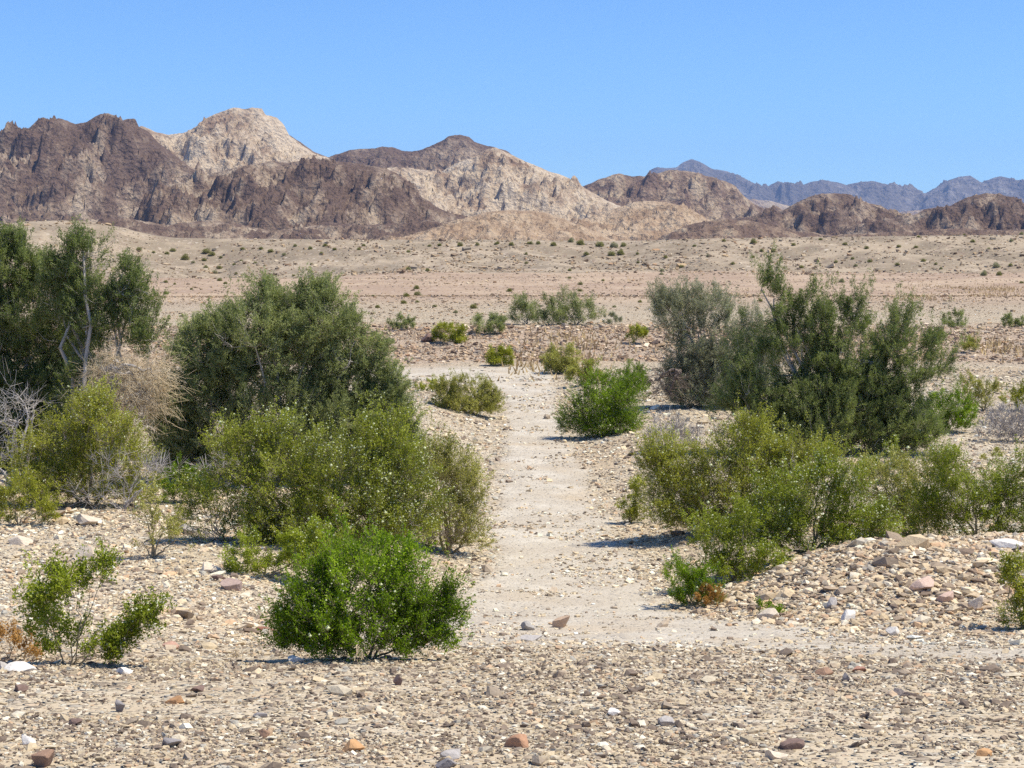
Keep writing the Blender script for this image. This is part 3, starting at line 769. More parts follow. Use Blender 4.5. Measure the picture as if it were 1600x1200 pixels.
def plant(name, label, cat, Y, base_px, lobes, style='creo', seed=0, tree=False, group=None, brow=None, seeds_mat=None, **kw):
    """lobes: (photo column, photo row, half-width, half-height) of each mass of foliage, taken at the plant's own distance"""
    S = dict(STY[style]); S.update(kw)
    rng = np.random.default_rng(1000 + seed)
    if Y is None:
        bx, Y = hit(base_px, brow)
    else:
        bx = ray(base_px, 600)[0] * Y
    bz = gz(bx, Y) - .02
    m = Y / F
    Ls = []
    for L in lobes:
        px, row, rx, rz = L[:4]
        X, Z = at(px, row, Y)
        ry = rx * m * (L[4] if len(L) > 4 else .85)
        oy = L[5] if len(L) > 5 else rng.uniform(-.25, .25) * rx * m
        Ls.append((X - bx, oy, Z - bz, rx * m, ry, rz * m))
    Ls = np.array(Ls)
    area = np.pi * Ls[:, 3] * Ls[:, 5]
    def samp(n, rmin, rmax, pw):
        li = rng.choice(len(Ls), n, p=area / area.sum())
        d = rng.normal(size=(n, 3)); d /= np.linalg.norm(d, axis=1, keepdims=True)
        r = rmin + (rmax - rmin) * rng.random(n) ** pw
        q = Ls[li, :3] + d * r[:, None] * Ls[li, 3:]
        q = q[q[:, 2] > .03]
        return q
    if not S.get('airy'):
        full = (Ls[:, 2] + Ls[:, 5]).max()
        for L in Ls:
            if L[2] - L[5] < .38 * full:
                t_ = L[2] + L[5]; L[2] = t_ * .34; L[5] = t_ * .67
        area = np.pi * Ls[:, 3] * Ls[:, 5]
    top = Ls[:, 2].max(); Hh = (Ls[:, 2] + Ls[:, 5]).max(); Ww = max(Ls[:, 3].sum(), .3)
    sc_ = max(.35, min(1.6, Hh / 1.2)) if not tree else 1.0
    r0 = S['r0'] * (Hh / 3.5 if tree else sc_)
    # stems
    org = np.zeros((1, 3))
    nst = max(3, int(2 + 1.5 * len(Ls))) if not tree else max(4, int(1.4 * len(Ls)) + 2)
    T0 = []
    for l in Ls:
        for _ in range(max(1, nst // len(Ls))):
            T0.append(l[:3] + rng.normal(0, .25, 3) * l[3:])
    T0 = np.array(T0); T0[:, 2] = np.maximum(T0[:, 2], .08)
    A = []
    for T in T0:
        o = rng.normal(0, .05 * (.6 if tree else .25 * sc_), 3); o[2] = S.get('orgz', 0) * Hh
        L = np.linalg.norm(T)
        c = o + (T - o) * .4 + np.array([0, 0, .12 if not tree else .15]) * L + rng.normal(0, .1, 3) * L
        c[2] = max(c[2], .02)
        q = bez(o, c, T, 9); q[1:-1] += rng.normal(0, .018, (7, 3)) * L; q[0, 2] = min(-.05 + 0 * q[0, 2], q[0, 2]) if not S.get('orgz') else q[0, 2]
        A.append(q)
    pa = np.concatenate([a[2:] for a in A])
    ar = float(area.sum())
    nm = int(max(6, S['mid'] * max(1, ar) ** .6 * (1 if tree else 1)))
    nf = int(max(14, S['fin'] * max(.5, ar) ** .9))
    B = grow(rng, samp(nm, .2, .8, .6), pa, .05, 6, .14)
    pb = np.concatenate([pa] + [b[1:] for b in B])
    C = grow(rng, samp(nf, .45, .97, .5), pb, .06, 5, .16)
    pc = np.concatenate([b[2:] for b in B] + [c[1:] for c in C])
    # twigs
    nt = int(S['dens'] * ar)
    kc = 9
    tip = samp(nt // kc, .1, 1.0, .40)
    wd = tip / (np.linalg.norm(tip, axis=1, keepdims=True) + 1e-6) * .7 + np.array([0, 0, .75 if S['up'] > 0 else -.6]) + rng.normal(0, .3, tip.shape)
    wd /= np.linalg.norm(wd, axis=1, keepdims=True)
    wl_ = S.get('wand', .42 if tree else .22 * min(1.4, Hh)) * rng.uniform(.3, 1.5, (len(tip), 1))
    sc1 = S.get('tr', .034) * min(1.3, max(.5, Hh))
    tip = np.repeat(tip, kc, 0) + np.repeat(wd * wl_, kc, 0) * rng.uniform(-.3, 1, (len(tip) * kc, 1)) + rng.normal(0, sc1, (len(tip) * kc, 3))
    tip = tip[tip[:, 2] > .03]
    cl = S['cl'] / max(.4, min(1.2, Hh / 2))
    keep = vn3(tip * cl + seed, seed) * .7 + .3 * vn3(tip * cl * 3 + 9, seed + 1) > S['gap']
    tip = tip[keep]
    near = np.empty(len(tip), int)
    for i in range(0, len(tip), 2000):
        D = ((tip[i:i + 2000, None] - pc[None]) ** 2).sum(-1); near[i:i + 2000] = D.argmin(1)
    N = pc[near]; off = tip - N; dist = np.linalg.norm(off, axis=1, keepdims=True) + 1e-6
    tl = S['tl'] * (1 if tree else min(1.3, max(.4, Hh / 1.1))) * rng.uniform(.6, 1.35, (len(tip), 1))
    out = tip / (np.linalg.norm(tip, axis=1, keepdims=True) + 1e-6)
    tl = tl * .8
    dr = off / dist * .6 + out * .35 + np.array([0, 0, 1.0]) * S['up'] + rng.normal(0, S.get('jit', .28), tip.shape)
    dr /= np.linalg.norm(dr, axis=1, keepdims=True)
    st = N + off * np.clip(1 - .5 * tl / dist, 0, 1) * np.minimum(1, 3.2 * tl / dist)
    en = st + dr * tl
    st[:, 2] = np.maximum(st[:, 2], .01); en[:, 2] = np.maximum(en[:, 2], .02)
    root = empty(name, (bx, Y, bz), label, cat, group)
    thick = [tubes(*segs(A, r0, r0 * .32), sides=6), tubes(*segs(B, r0 * .34, r0 * .14), sides=4)]
    tr = max(r0 * (.04 if tree else .07), .0013) if S['nl'] else S.get('twr', .0030)
    thin = [tubes(*segs(C, r0 * .16, r0 * .07), sides=3), tubes(st, en, np.full(len(st), tr), np.full(len(st), tr * .5), 3)]
    def join(parts):
        vs, fs, o = [], [], 0
        for v, f in parts:
            vs.append(v); fs.append(f + o); o += len(v)
        return np.concatenate(vs), np.concatenate(fs)
    for b in range(S.get('bare', 0)):
        T = samp(3, .86, 1.0, 1.0)
        if not len(T): continue
        T = T[np.argmin(T[:, 1])][None]
        q = grow(rng, T, pb, -.05, 9, .3)[0]
        side = []
        for c_ in range(7):
            o_ = q[rng.integers(3, 9)]; L_ = rng.uniform(.12, .34) * min(1.2, Hh / 2.2)
            dd_ = (q[-1] - q[0]) / (np.linalg.norm(q[-1] - q[0]) + 1e-6) + rng.normal(0, .6, 3); dd_ /= np.linalg.norm(dd_)
            side.append(bez(o_, o_ + dd_ * L_ * .5 + rng.normal(0, .15, 3) * L_, o_ + dd_ * L_, 5))
        br = .009 * min(1.2, Hh / 2.5)
        mesh_obj("bare_branch", *join([tubes(*segs([q], br, br * .4), sides=5), tubes(*segs(side, br * .5, br * .18), sides=3)]), M_DEAD, root, smooth=True)
    if S['nl'] == 0:
        mesh_obj("stem", *join(thick), S['bark'], root, smooth=True)
        mesh_obj("twig_mass", *join(thin), S.get('twig', S['bark']), root)
        return root
    mesh_obj("trunk" if tree else "stem", *join(thick + thin), S['bark'], root, smooth=True)
    # leaves along twigs
    nl = S['nl']; n = len(st) * nl
    ti = np.repeat(np.arange(len(st)), nl)
    u = rng.random(n) ** .8
    pos = st[ti] + (en - st)[ti] * (.08 + .95 * u)[:, None] + rng.normal(0, S['sc'], (n, 3)) * (1.15 - .7 * u)[:, None]
    ok = pos[:, 2] > .01; pos = pos[ok]; ti = ti[ok]; n = len(pos)
    ld = dr[ti] * .8 + rng.normal(0, .75, (n, 3)); ld /= np.linalg.norm(ld, axis=1, keepdims=True)
    sd_ = np.cross(ld, np.array([.45, -.25, .85]) + rng.normal(0, .55, (n, 3))); sd_ /= np.linalg.norm(sd_, axis=1, keepdims=True) + 1e-9
    ll = S['ll'] * rng.uniform(.6, 1.3, (n, 1)); lw = S['lw'] * rng.uniform(.7, 1.2, (n, 1))
    V = np.stack([pos - ld * ll * .5 - sd_ * lw * .5, pos - ld * ll * .2 + sd_ * lw * .6, pos + ld * ll * .6], 1).reshape(-1, 3)
    Fc = np.arange(n * 3).reshape(-1, 3)
    tw = rng.random(len(st))
    rnd = np.repeat((.55 * tw[ti] + .45 * rng.random(n)), 3)
    mesh_obj("crown" if tree else "foliage", V, Fc, S['mat'], root, attrs={"rnd": ('FLOAT', rnd)})
    if S['seeds'] > 0:
        ns = int(len(st) * S['seeds'] * 1.3)
        i = rng.integers(0, len(st), ns)
        sp = vn3(tip[i] * 2.5, seed + 3) > .25 + .4 * rng.random(ns)
        i = i[sp]; ns = len(i)
        c = st[i] + (en - st)[i] * rng.uniform(.3, 1.1, (ns, 1)) + rng.normal(0, S['sc'], (ns, 3)); c[:, 2] = np.maximum(c[:, 2], .02)
        oc = np.array([(1, 0, 0), (-1, 0, 0), (0, 1, 0), (0, -1, 0), (0, 0, 1), (0, 0, -1)], float)
        of = np.array([(0, 2, 4), (2, 1, 4), (1, 3, 4), (3, 0, 4), (2, 0, 5), (1, 2, 5), (3, 1, 5), (0, 3, 5)])
        r = .0068 * np.exp(rng.normal(0, .38, ns)) * (Y / 18.0) ** .5
        V = (c[:, None] + oc[None] * r[:, None, None]).reshape(-1, 3)
        Fc = (of[None] + (np.arange(ns) * 6)[:, None, None]).reshape(-1, 3)
        so = mesh_obj("seed_fluff", V, Fc, M_SEED, root); so["kind"] = "stuff"
    return root

# ---- trees
plant("ironwood_tree", "tall dark green tree cut by the left edge of the picture", "tree", 31, 30,
      [(0, 440, 70, 70), (60, 490, 70, 75), (-40, 530, 90, 110), (50, 570, 85, 70), (110, 520, 45, 70), (0, 640, 80, 60), (95, 610, 60, 55), (-60, 640, 60, 70), (15, 392, 32, 30), (70, 430, 28, 24)],
      'iron', 1, tree=True, mat=L_IRON2, bare=4, wand=.26)
plant("ironwood_tree", "tall green tree with a bare forked trunk beside the straw coloured brush", "tree", 30, 165,
      [(142, 415, 40, 40), (128, 384, 24, 20), (190, 450, 42, 40), (120, 445, 38, 42), (205, 495, 45, 45), (150, 500, 55, 45), (85, 420, 22, 28), (235, 535, 35, 30), (105, 475, 42, 45), (130, 560, 55, 45), (110, 620, 50, 50)],
      'iron', 12, tree=True, dens=560, mat=L_IRON2, gap=.37, bare=4, wand=.28)
plant("ironwood_tree", "wide dense grey green tree standing behind the big creosote clump left of the track", "tree", 28.5, 440,
      [(400, 530, 85, 68), (480, 515, 75, 58), (335, 570, 70, 66), (535, 550, 62, 56), (585, 592, 48, 50), (440, 590, 110, 80), (330, 640, 75, 70), (520, 640, 85, 60), (300, 700, 45, 50), (590, 640, 50, 45), (425, 478, 35, 24), (495, 472, 40, 24), (620, 655, 35, 32), (275, 640, 36, 50)],
      'iron', 3, tree=True, dens=800, gap=.33, cl=2.6, bare=9, wand=.26)
plant("ironwood_tree", "greyish tree with dark drooping bare limbs on its left side", "tree", 43, 1125,
      [(1060, 500, 38, 40), (1100, 490, 45, 35), (1095, 545, 50, 45), (1140, 535, 50, 50), (1085, 590, 40, 35), (1130, 600, 50, 40), (1180, 560, 35, 60), (1035, 480, 20, 22)],
      'iron', 4, tree=True, mat=L_GREY, dens=520, tl=.34, gap=.32, cl=2.2, bare=5)
plant("palo_verde_tree", "large airy green tree with long spiky shoots right of the track", "tree", 34, 1290,
      [(1212, 470, 24, 20), (1232, 492, 28, 24), (1450, 545, 26, 26), (1250, 518, 40, 34), (1292, 515, 30, 32), (1345, 500, 24, 30), (1400, 525, 26, 36), (1230, 560, 50, 45), (1310, 560, 60, 50), (1385, 570, 50, 45), (1200, 620, 55, 45), (1280, 640, 70, 55), (1360, 650, 55, 55), (1430, 590, 32, 32), (1470, 570, 26, 18), (1192, 450, 14, 10), (1250, 690, 75, 35), (1360, 700, 55, 35), (1150, 650, 30, 30), (1330, 610, 70, 60), (1265, 600, 60, 50), (1420, 640, 40, 40), (1180, 585, 35, 45), (1180, 660, 45, 45)],
      'iron', 5, tree=True, mat=L_IRON2, dens=600, gap=.41, cl=2.2, tl=.28, up=.8, bare=7, wand=.7, tr=.03)

# ---- creosote and other shrubs near the track
SHR = [
 # label, Y, base column, lobes, style, extra
 ("broad olive green bush covered in pale seed fluff beside the left bank", 21.8, 500,
  [(380, 730, 55, 50), (450, 760, 75, 65), (540, 740, 80, 70), (620, 740, 60, 62), (500, 820, 85, 50), (600, 810, 70, 50), (330, 770, 40, 35), (430, 690, 40, 28), (600, 685, 50, 35), (420, 830, 50, 40), (480, 865, 80, 32), (590, 860, 60, 34)], 'creo', dict(mat=L_LEFT, bare=8, seeds=1.2, dens=1150)),
 ("rounded olive bush leaning over the left edge of the track", 24.5, 700, [(705, 755, 48, 42), (680, 730, 35, 32), (730, 770, 28, 35), (700, 800, 40, 25)], 'creo', dict(mat=L_OLIVE, seeds=.5, dens=1200)),
 ("large bright green bush in the foreground left of the track", None, 575, [(560, 935, 90, 68), (625, 930, 62, 66), (500, 955, 65, 56), (575, 885, 72, 40), (645, 980, 48, 38), (540, 1000, 75, 30), (470, 985, 42, 32), (692, 935, 20, 34)], 'tuft', dict(brow=1030, dens=2300)),
 ("small sparse dark bush between the big creosote clump and the front bush", 19.5, 410, [(400, 890, 42, 26), (440, 870, 50, 36), (390, 850, 35, 26), (480, 850, 40, 36), (520, 860, 40, 30)], 'creo', dict(mat=L_MID, dens=1000, seeds=.9)),
 ("olive bush with bare white branches below the straw coloured brush", 25.5, 135, [(90, 700, 65, 42), (150, 680, 60, 45), (190, 705, 50, 35), (60, 735, 40, 25), (130, 740, 60, 22), (150, 640, 35, 22)], 'creo', dict(seeds=.5, bare=9)),
 ("small round green bush at the left edge of the picture", None, 28, [(25, 770, 32, 24), (60, 775, 30, 20), (10, 790, 28, 22)], 'tuft', dict(brow=822, mat=L_CREO, dens=1500, seeds=.1)),
 ("thin yellowish bush with few leaves on the left bank", None, 238, [(230, 800, 20, 28), (250, 825, 30, 22), (225, 850, 20, 12), (280, 845, 22, 14), (230, 778, 10, 14)], 'creo', dict(airy=1, brow=872, dens=650, seeds=.3, mat=L_OLIVE, gap=.38)),
 ("two lobed green bush low on the left bank behind the flat white slab", None, 105, [(100, 925, 40, 26), (75, 960, 40, 32), (145, 903, 28, 20), (165, 890, 16, 12), (85, 1000, 45, 28), (130, 1015, 40, 20), (180, 1005, 48, 26), (222, 972, 30, 18), (160, 1028, 35, 16)], 'creo', dict(airy=1, brow=1040, mat=L_MID, seeds=.5, dens=1900, gap=.28, r0=.008)),
 ("low rusty and green bush in the lower left beside the blue grey stone", None, 15, [(5, 1000, 30, 24), (40, 1010, 24, 20)], 'tuft', dict(brow=1032, mat=L_RUST, dens=1500)),
 ("low bright green bush under the left side of the wide grey green tree", 26, 280, [(275, 745, 32, 22), (305, 755, 26, 20)], 'tuft', dict(dens=1800)),
 ("dark green bush beside the right edge of the track", None, 940, [(930, 620, 35, 30), (960, 630, 40, 32), (900, 655, 25, 22), (950, 655, 50, 22), (985, 610, 22, 24), (930, 598, 22, 14)], 'tuft', dict(brow=682, mat=L_BRIGHT, dens=1100, up=.4, ll=.026, lw=.014)),
 ("upright dark shoots behind the dark green bush right of the track", 45, 985, [(980, 600, 18, 26), (1000, 600, 16, 24), (965, 605, 12, 18)], 'creo', dict(mat=L_IRON2, seeds=0, dens=700, up=1.0, ll=.035, lw=.014)),
 ("large olive green bush right of the track behind the brighter bushes", 25.5, 1110, [(1070, 760, 62, 55), (1130, 730, 60, 55), (1185, 740, 60, 65), (1035, 730, 38, 35), (1100, 810, 65, 50), (1165, 685, 35, 28), (1225, 735, 50, 48), (1270, 725, 40, 28), (1060, 825, 40, 42)], 'creo', dict(bare=5, mat=L_CREO, seeds=.45, dens=1150)),
 ("tall green bush dotted with white fluff at the left end of the berm", 21.8, 1270, [(1270, 795, 62, 66), (1220, 820, 55, 60), (1330, 815, 52, 58), (1280, 870, 85, 48), (1310, 755, 48, 38), (1190, 860, 50, 50), (1365, 835, 38, 45)], 'creo', dict(mat=L_MID, seeds=1.0, dens=1200)),
 ("green bush spreading low between the olive bush and the fluffy bush", 21.3, 1150, [(1140, 860, 50, 40), (1110, 835, 35, 30), (1180, 880, 45, 32), (1160, 820, 35, 30), (1120, 890, 50, 30)], 'creo', dict(mat=L_MID, seeds=.5, dens=1100)),
 ("low bright green bush at the right edge of the track beside an orange patch", None, 1085, [(1060, 895, 30, 22), (1095, 905, 35, 22), (1075, 925, 35, 16)], 'tuft', dict(brow=948, dens=1900)),
 ("small rusty orange plant at the foot of the low bright bush", None, 1120, [(1115, 930, 26, 15)], 'tuft', dict(brow=950, mat=L_RUST, dens=1300, bark=M_RUST)),
 ("small dark bush alone at the right edge of the track", None, 985, [(982, 790, 18, 20), (1000, 770, 20, 18), (990, 800, 18, 12)], 'creo', dict(brow=818, seeds=.1, dens=1000)),
 ("see through olive bush right of the fluffy bush behind the berm", 24.5, 1420, [(1400, 760, 40, 40), (1440, 780, 45, 38), (1390, 810, 45, 36), (1460, 745, 30, 30), (1420, 830, 55, 26), (1365, 750, 35, 35)], 'creo', dict(airy=1, mat=L_OLIVE, seeds=.8, dens=900, gap=.36)),
 ("bright green bush behind the berm near the right edge", 23.5, 1530, [(1500, 780, 46, 52), (1545, 785, 42, 50), (1590, 770, 40, 55), (1480, 735, 30, 28), (1625, 790, 30, 45), (1455, 810, 30, 34)], 'creo', dict(mat=L_MID, seeds=.7, dens=1250)),
 ("green bush hanging over the berm at the right edge of the picture", None, 1605, [(1585, 900, 30, 28), (1610, 920, 40, 40), (1590, 940, 22, 20)], 'creo', dict(brow=985, mat=L_CREO, seeds=.6, dens=1300)),
 ("tiny green plant under the left end of the berm", None, 1205, [(1203, 948, 18, 10)], 'creo', dict(brow=962, seeds=.1, dens=1100, mat=L_BRIGHT)),
 ("small pale green plant on white rubble behind the right bushes", None, 1505, [(1500, 715, 26, 14), (1480, 730, 20, 12)], 'creo', dict(brow=745, seeds=.2, dens=650, mat=L_OLIVE)),
 ("tiny pale plant on white rubble right of the larger one", None, 1552, [(1552, 710, 20, 10)], 'creo', dict(brow=724, seeds=.1, dens=650, mat=L_OLIVE)),
 ("fluffy green bush in front of the large airy tree", 30, 1395, [(1390, 715, 28, 22), (1365, 735, 30, 18)], 'creo', dict(mat=L_MID, seeds=1.0, dens=900)),
 ("bright green bush right of the large airy tree", None, 1480, [(1465, 640, 35, 26), (1500, 635, 25, 26), (1480, 655, 40, 18)], 'tuft', dict(brow=676, dens=1100, ll=.026, lw=.013)),
 ("olive bush behind the bright green bush on the right", 42, 1540, [(1530, 620, 24, 26), (1545, 610, 16, 18), (1515, 605, 14, 20)], 'creo', dict(mat=L_OLIVE, seeds=0, dens=620, ll=.03, lw=.013)),
 ("green bush cut by the right edge behind the grey dry bush", 42, 1590, [(1585, 620, 22, 16), (1610, 615, 26, 20)], 'creo', dict(mat=L_CREO, seeds=0, dens=800, ll=.03, lw=.013)),
 ("olive bush with yellowish tips left of the track near its bend", None, 735, [(730, 610, 38, 22), (760, 620, 24, 20), (700, 615, 26, 22), (740, 630, 45, 14)], 'creo', dict(brow=646, mat=L_OLIVE, seeds=0, dens=1300, ll=.028, lw=.014)),
 ("darker olive bush partly behind the wide grey green tree near the bend", 49, 665, [(660, 620, 28, 20), (680, 605, 24, 16)], 'creo', dict(mat=L_CREO, seeds=0, dens=800, ll=.028, lw=.014)),
 ("small green mound at the far edge of the track bend", None, 782, [(782, 556, 22, 13), (770, 560, 14, 10)], 'far', dict(brow=571, dens=520)),
 ("light green rounded shrub on a short stem at the far side of the bend", None, 880, [(880, 556, 30, 16), (872, 568, 20, 12)], 'far', dict(brow=584, mat=L_OLIVE, dens=420)),
 ("pale green shrub just behind the dark green bush", 53, 905, [(905, 586, 24, 16), (925, 580, 18, 14)], 'far', dict(mat=L_OLIVE, dens=330)),
 ("dark green shrub on the far rubble bank beside the dark boulder", None, 702, [(700, 518, 22, 13), (715, 522, 14, 10)], 'far', dict(brow=537, dens=420)),
 ("grey green shrub on the crest of the rubble bank left of the tall trio", None, 762, [(762, 504, 26, 15), (778, 508, 16, 12)], 'far', dict(brow=522, mat=L_IRON, dens=330)),
 ("low grey green shrub on the bank crest beside the wide tree", None, 628, [(628, 505, 22, 11)], 'far', dict(brow=516, mat=L_IRON, dens=330)),
 ("left shrub of the tall grey green trio on the bank crest", 83, 822, [(812, 482, 14, 22), (828, 492, 22, 18)], 'far', dict(mat=L_IRON, dens=240)),
 ("middle shrub of the tall grey green trio on the bank crest", 82, 860, [(855, 488, 18, 22), (868, 494, 20, 17)], 'far', dict(mat=L_IRON, dens=240)),
 ("right and widest shrub of the tall grey green trio on the bank crest", 82.5, 900, [(888, 482, 20, 26), (915, 490, 26, 18)], 'far', dict(mat=L_IRON, dens=240)),
 ("thin grey bush right of the tall trio on the bank crest", 83, 955, [(955, 500, 16, 10)], 'far', dict(mat=L_GREY, dens=260)),
 ("small dark green shrub on the rubble bank beside the greyish tree", None, 997, [(997, 524, 16, 13)], 'far', dict(brow=538, dens=520)),
 ("small olive shrub on the rubble slope at the far right", None, 1517, [(1517, 539, 16, 11)], 'far', dict(brow=551, mat=L_OLIVE, dens=420)),
 ("grey green shrub on the bank crest right of the large airy tree", 80, 1490, [(1495, 497, 16, 9), (1478, 500, 12, 7)], 'far', dict(mat=L_IRON, dens=300)),
 ("long low green shrub on the bank crest at the right edge", 80, 1580, [(1575, 497, 16, 8), (1598, 500, 14, 9)], 'far', dict(mat=L_IRON, dens=300)),
]
for k, (label, Y, bp, lobes, sty, kw) in enumerate(SHR):
    plant("creosote_bush" if sty != 'far' else "desert_shrub", label, "bush", Y, bp, lobes, sty, 20 + k, **kw)

# ---- dead and dry brush
plant("dead_brush", "mass of straw coloured dead twigs hanging beneath the tall left tree", "dead brush", 27.5, 175,
      [(195, 575, 34, 16), (165, 602, 26, 26), (210, 598, 34, 26), (242, 590, 20, 28), (232, 628, 22, 30), (195, 632, 32, 30), (155, 580, 16, 12)], 'dead', 80, bark=M_DEAD, twig=M_STRAW, dens=2900, up=-.55, tl=.22, r0=.020, fin=150, twr=.0024, jit=.95, sc=.03, bare=9, orgz=.93, gap=.3, tr=.10, airy=1)
plant("dead_brush", "tangle of bleached bare branches at the left edge", "dead brush", 27, 20,
      [(20, 650, 40, 45), (-10, 690, 40, 40), (45, 640, 22, 25)], 'dead', 81, bark=M_DEAD, jit=.7, dens=230, up=.2, tl=.3, r0=.03)
plant("dead_brush", "low grey bare branches under the olive bush on the left bank", "dead brush", 25, 190,
      [(200, 735, 60, 28), (160, 760, 50, 18), (250, 740, 35, 22)], 'dead', 82, bark=M_GREYTWIG, dens=420, jit=.6, r0=.018)
plant("dead_brush", "rounded dry grey bush on white rubble right of the track", "dead brush", None, 1045,
      [(1045, 672, 38, 22), (1075, 680, 30, 16)], 'dead', 83, brow=700, bark=M_GREYTWIG, twr=.0045, jit=.6, dens=1500, up=.5, tl=.28, r0=.02)
plant("dead_brush", "wide dry grey bush at the right edge behind the white rubble", "dead brush", None, 1585,
      [(1570, 655, 40, 20), (1600, 660, 40, 26)], 'dead', 84, brow=690, bark=M_GREYTWIG, twr=.0045, jit=.6, dens=1500, up=.5, tl=.3, r0=.02)
plant("dead_brush", "drooping dark bare branches at the left side of the greyish tree", "dead brush", 42, 1060,
      [(1030, 590, 26, 24), (1045, 615, 24, 22), (1060, 590, 18, 20)], 'dead', 85, bark=M_BARKD, dens=260, up=-.6, tl=.4, r0=.05, orgz=.8, airy=1)
plant("dead_brush", "grey bare twigs poking out between the wide tree and the fluffy bush", "dead brush", 24.5, 400,
      [(390, 745, 45, 28), (350, 735, 40, 22)], 'dead', 86, bark=M_DEAD, dens=500, r0=.02)
plant("dead_brush", "pale sagebrush twigs on the left bank beside the grey boulder", "dead brush", None, 330,
      [(325, 825, 26, 14), (345, 835, 20, 12)], 'dead', 87, brow=848, bark=M_GREYTWIG, dens=1400, up=.7, tl=.16, r0=.012)
plant("dead_brush", "reddish brown dry litter under the rounded olive bush by the track", "dead brush", 23.8, 700,
      [(700, 832, 40, 10)], 'dead', 88, bark=M_BARKD, dens=1500, up=.1, tl=.16, r0=.01)
for k, (px, row, w, h) in enumerate([(520, 1018, 26, 14), (600, 1032, 30, 16), (655, 1028, 22, 14), (560, 1030, 22, 12), (350, 1025, 18, 12), (380, 1018, 16, 12)]):
    plant("dry_grass_tuft", "small tuft of dry straw coloured grass around the foot of the bright front bush", "grass tuft", None, px,
          [(px, row, w, h)], 'dead', 90 + k, brow=row + h, bark=M_STRAW, dens=900, up=1.4, tl=.14, r0=.004, fin=14, mid=6, group="dry grass tufts in the foreground")
def dry_grass():
    rng = np.random.default_rng(5)
    P = []
    for (px, row, sx, sy, n) in [(1520, 452, 60, 3.5, 1500), (1430, 465, 25, 3, 400), (1545, 462, 30, 2, 300), (905, 537, 30, 3, 500), (825, 572, 20, 4, 350), (1560, 545, 30, 4, 400), (1385, 545, 30, 8, 300), (1130, 460, 40, 3, 350), (975, 1075, 40, 8, 0)]:
        for _ in range(n // 30):
            a, Y = hit(px + rng.normal(0, sx), row + rng.normal(0, sy))
            q = np.stack([a + rng.normal(0, .5, 12), Y + rng.normal(0, 2.2, 12)], 1); P.append(q)
    P = np.concatenate(P); n = len(P)
    z = ground(P[:, 0], P[:, 1])
    p0 = np.stack([P[:, 0], P[:, 1], z - .02], 1)
    p1 = p0 + np.stack([rng.normal(0, .09, n), rng.normal(0, .09, n), rng.uniform(.12, .34, n)], 1)
    s = p1 - p0; w = np.stack([np.full(n, .035), np.zeros(n), np.zeros(n)], 1)
    V = np.stack([p0 - w, p0 + w, p1], 1).reshape(-1, 3)
    o = mesh_obj("dry_grass", V, np.arange(n * 3).reshape(-1, 3), bpy.data.materials["straw_grass"])
    o["kind"] = "stuff"; o["label"] = "patches of golden dry grass on the far flats"; o["category"] = "grass"
bark_material("straw_grass", (.42, .29, .13), (.60, .45, .24))
dry_grass()

# ---- shrubs dotting the far slope: three bushes built, the rest copies
HILL = [(865,380,13),(892,375,12),(907,378,16),(937,380,17),(959,382,16),(974,382,12),(916,395,12),(955,395,15),(970,394,14),(997,409,7),(996,396,7),(1040,401,9),(1034,427,8),(1065,415,10),(1085,383,8),(1106,399,8),(1131,375,8),(1145,411,8),(1177,377,13),(1177,400,8),(1190,391,9),(1209,390,11),(1240,381,9),(1282,373,8),(1320,380,10),(1354,386,9),(1306,408,8),(1332,403,8),(1337,414,9),(1359,407,10),(1252,416,10),(1270,429,7),(1315,438,11),(1404,384,9),(1431,385,9),(1402,412,10),(1443,406,10),(1462,412,7),(1470,419,7),(1435,369,7),(1520,376,10),(1545,389,8),(1580,375,8),(1596,364,9),(1579,413,9),(1557,414,14),(1537,427,13),(1561,427,11),(1596,440,9),(890,433,8),(942,437,7),(906,452,10),(1027,447,8),(1087,452,13),(1507,366,6),(822,410,7),(1114,443,7),
 (217,389,11),(240,394,7),(217,403,8),(261,394,10),(270,389,12),(289,401,16),(302,409,8),(322,391,16),(331,396,13),(319,405,10),(322,418,12),(336,424,11),(343,417,10),(345,402,7),(343,436,10),(352,441,9),(366,412,8),(377,407,7),(369,427,7),(379,388,9),(399,410,9),(408,387,9),(423,391,12),(444,397,9),(461,383,8),(485,387,9),(508,382,10),(523,388,9),(502,394,8),(487,412,7),(459,430,7),(561,388,8),(568,382,8),(583,461,7),(259,439,9),(273,443,6),(259,457,10),(299,451,6),
 (638,392,8),(671,383,8),(687,382,9),(719,381,12),(746,381,9),(776,379,10),(799,381,10),(828,378,12),(841,379,9),(638,419,10),(668,421,9),(822,396,7),(651,448,12),(652,458,13),(635,460,13),(631,471,12),(652,470,9),(679,477,9),(890,421,8),(907,442,10),(796,452,12),(1034,422,9),(740,478,14),(712,486,10),(1330,470,12),(590,478,10),(1000,470,9),(960,478,8),(1188,468,10)]
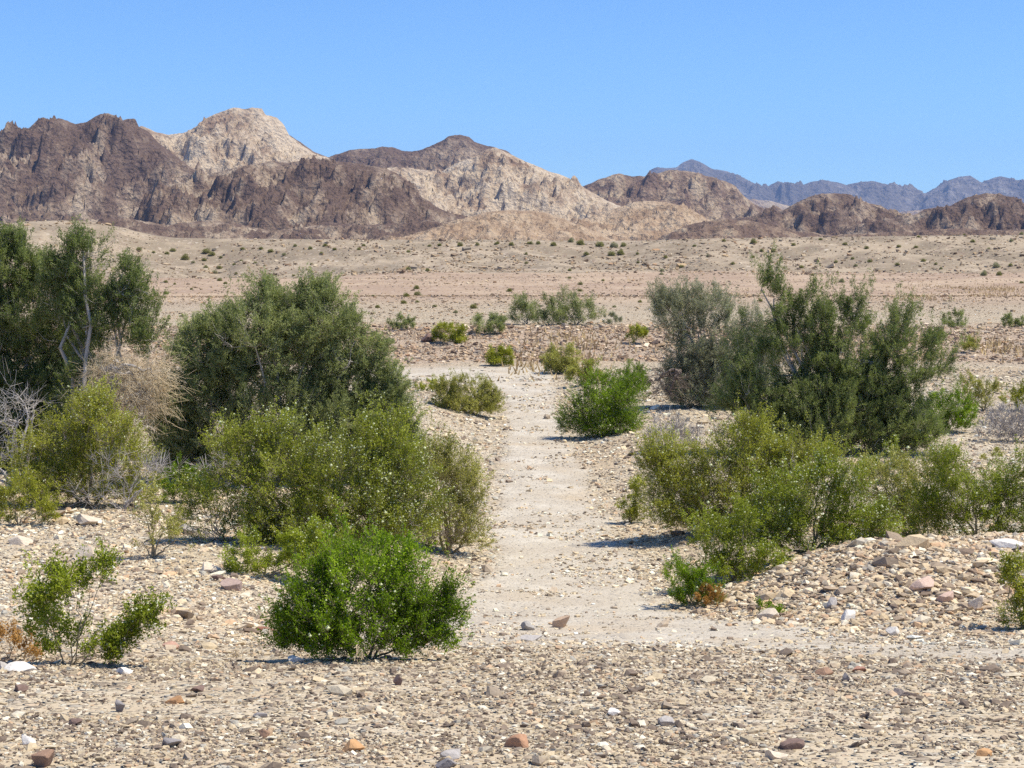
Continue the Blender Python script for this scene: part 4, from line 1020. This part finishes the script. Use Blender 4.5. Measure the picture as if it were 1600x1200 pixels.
def bush_proto(k, mat):
    rng = np.random.default_rng(300 + k)
    n = 1500
    d = rng.normal(size=(n, 3)); d /= np.linalg.norm(d, axis=1, keepdims=True); d[:, 2] = np.abs(d[:, 2])
    r = rng.random(n) ** .4
    lob = vn3(d * 2.2 + k * 7, k) * .55 + .65
    p = d * (r * lob)[:, None] * np.array([.5, .45, .72])
    p[:, 2] += .04
    ld = d * .8 + rng.normal(0, .6, (n, 3)); ld /= np.linalg.norm(ld, axis=1, keepdims=True)
    s_ = np.cross(ld, np.array([.45, -.25, .85]) + rng.normal(0, .5, (n, 3))); s_ /= np.linalg.norm(s_, axis=1, keepdims=True)
    V = np.stack([p - s_ * .022, p + s_ * .022, p + ld * .10], 1).reshape(-1, 3)
    root = bpy.data.objects.new("hillside_bush", None); COL.objects.link(root)
    mesh_obj("foliage", V, np.arange(3 * n).reshape(-1, 3), mat, root, attrs={"rnd": ('FLOAT', np.repeat(rng.random(n), 3))})
    ns = 14
    e = d[:ns] * .36 * np.array([1, 1, 1.2])
    v, f = tubes(np.zeros((ns, 3)) + [0, 0, -.04], e, np.full(ns, .014), np.full(ns, .005), 3)
    mesh_obj("stem", v, f, M_GREYTWIG, root)
    return root
L_HILL = leaf_material("hill_leaf", (.17, .17, .06), (.32, .30, .12), (.44, .41, .20), .3)
L_HILL2 = leaf_material("grey_hill_leaf", (.22, .22, .13), (.38, .36, .24), (.48, .45, .32), .3)
protos = [bush_proto(0, L_HILL), bush_proto(1, L_HILL), bush_proto(2, L_HILL2), bush_proto(3, L_HILL)]
used = set()
hr = np.random.default_rng(44)
for i, (px, row, w) in enumerate(HILL):
    k = int(hr.choice([0, 1, 3, 2], p=[.3, .3, .25, .15]))
    if k in used:
        r = protos[k].copy(); COL.objects.link(r)
        for ch in protos[k].children:
            c = ch.copy(); COL.objects.link(c); c.parent = r
    else:
        r = protos[k]; used.add(k)
    x, Y = hit(px, row + w * .32)
    s = w / F * Y * .95
    r.location = (x, Y, gz(x, Y)); r.rotation_euler = (0, 0, hr.uniform(0, 6.28)); r.scale = (s, s, s * hr.uniform(.55, .85))
    r["label"] = "small olive green bush dotting the stony slope below the mountains"; r["category"] = "bush"
    r["group"] = "small bushes dotting the far slope"
for k, p_ in enumerate(protos):
    if k not in used:
        for ch in list(p_.children): bpy.data.objects.remove(ch)
        bpy.data.objects.remove(p_)

# ---------------------------------------------------------------- haze
def haze():
    import bmesh
    bm = bmesh.new(); bmesh.ops.create_cube(bm, size=1.0)
    me = bpy.data.meshes.new("haze"); bm.to_mesh(me); bm.free()
    o = bpy.data.objects.new("haze", me); COL.objects.link(o)
    o.scale = (26000, 26000, 780); o.location = (0, 0, 780 / 2 - 12)
    m = bpy.data.materials.new("haze"); m.use_nodes = True; n = m.node_tree.nodes; n.clear()
    out = n.new("ShaderNodeOutputMaterial"); v = n.new("ShaderNodeVolumePrincipled")
    v.inputs["Color"].default_value = (.36, .56, 1.0, 1); v.inputs["Density"].default_value = HAZE
    v.inputs["Anisotropy"].default_value = .2
    m.node_tree.links.new(v.outputs[0], out.inputs["Volume"]); me.materials.append(m)
    o["kind"] = "stuff"; o["label"] = "thin blue air haze over the far mountains"; o["category"] = "haze"
HAZE = 5.0e-5
if HAZE: haze()
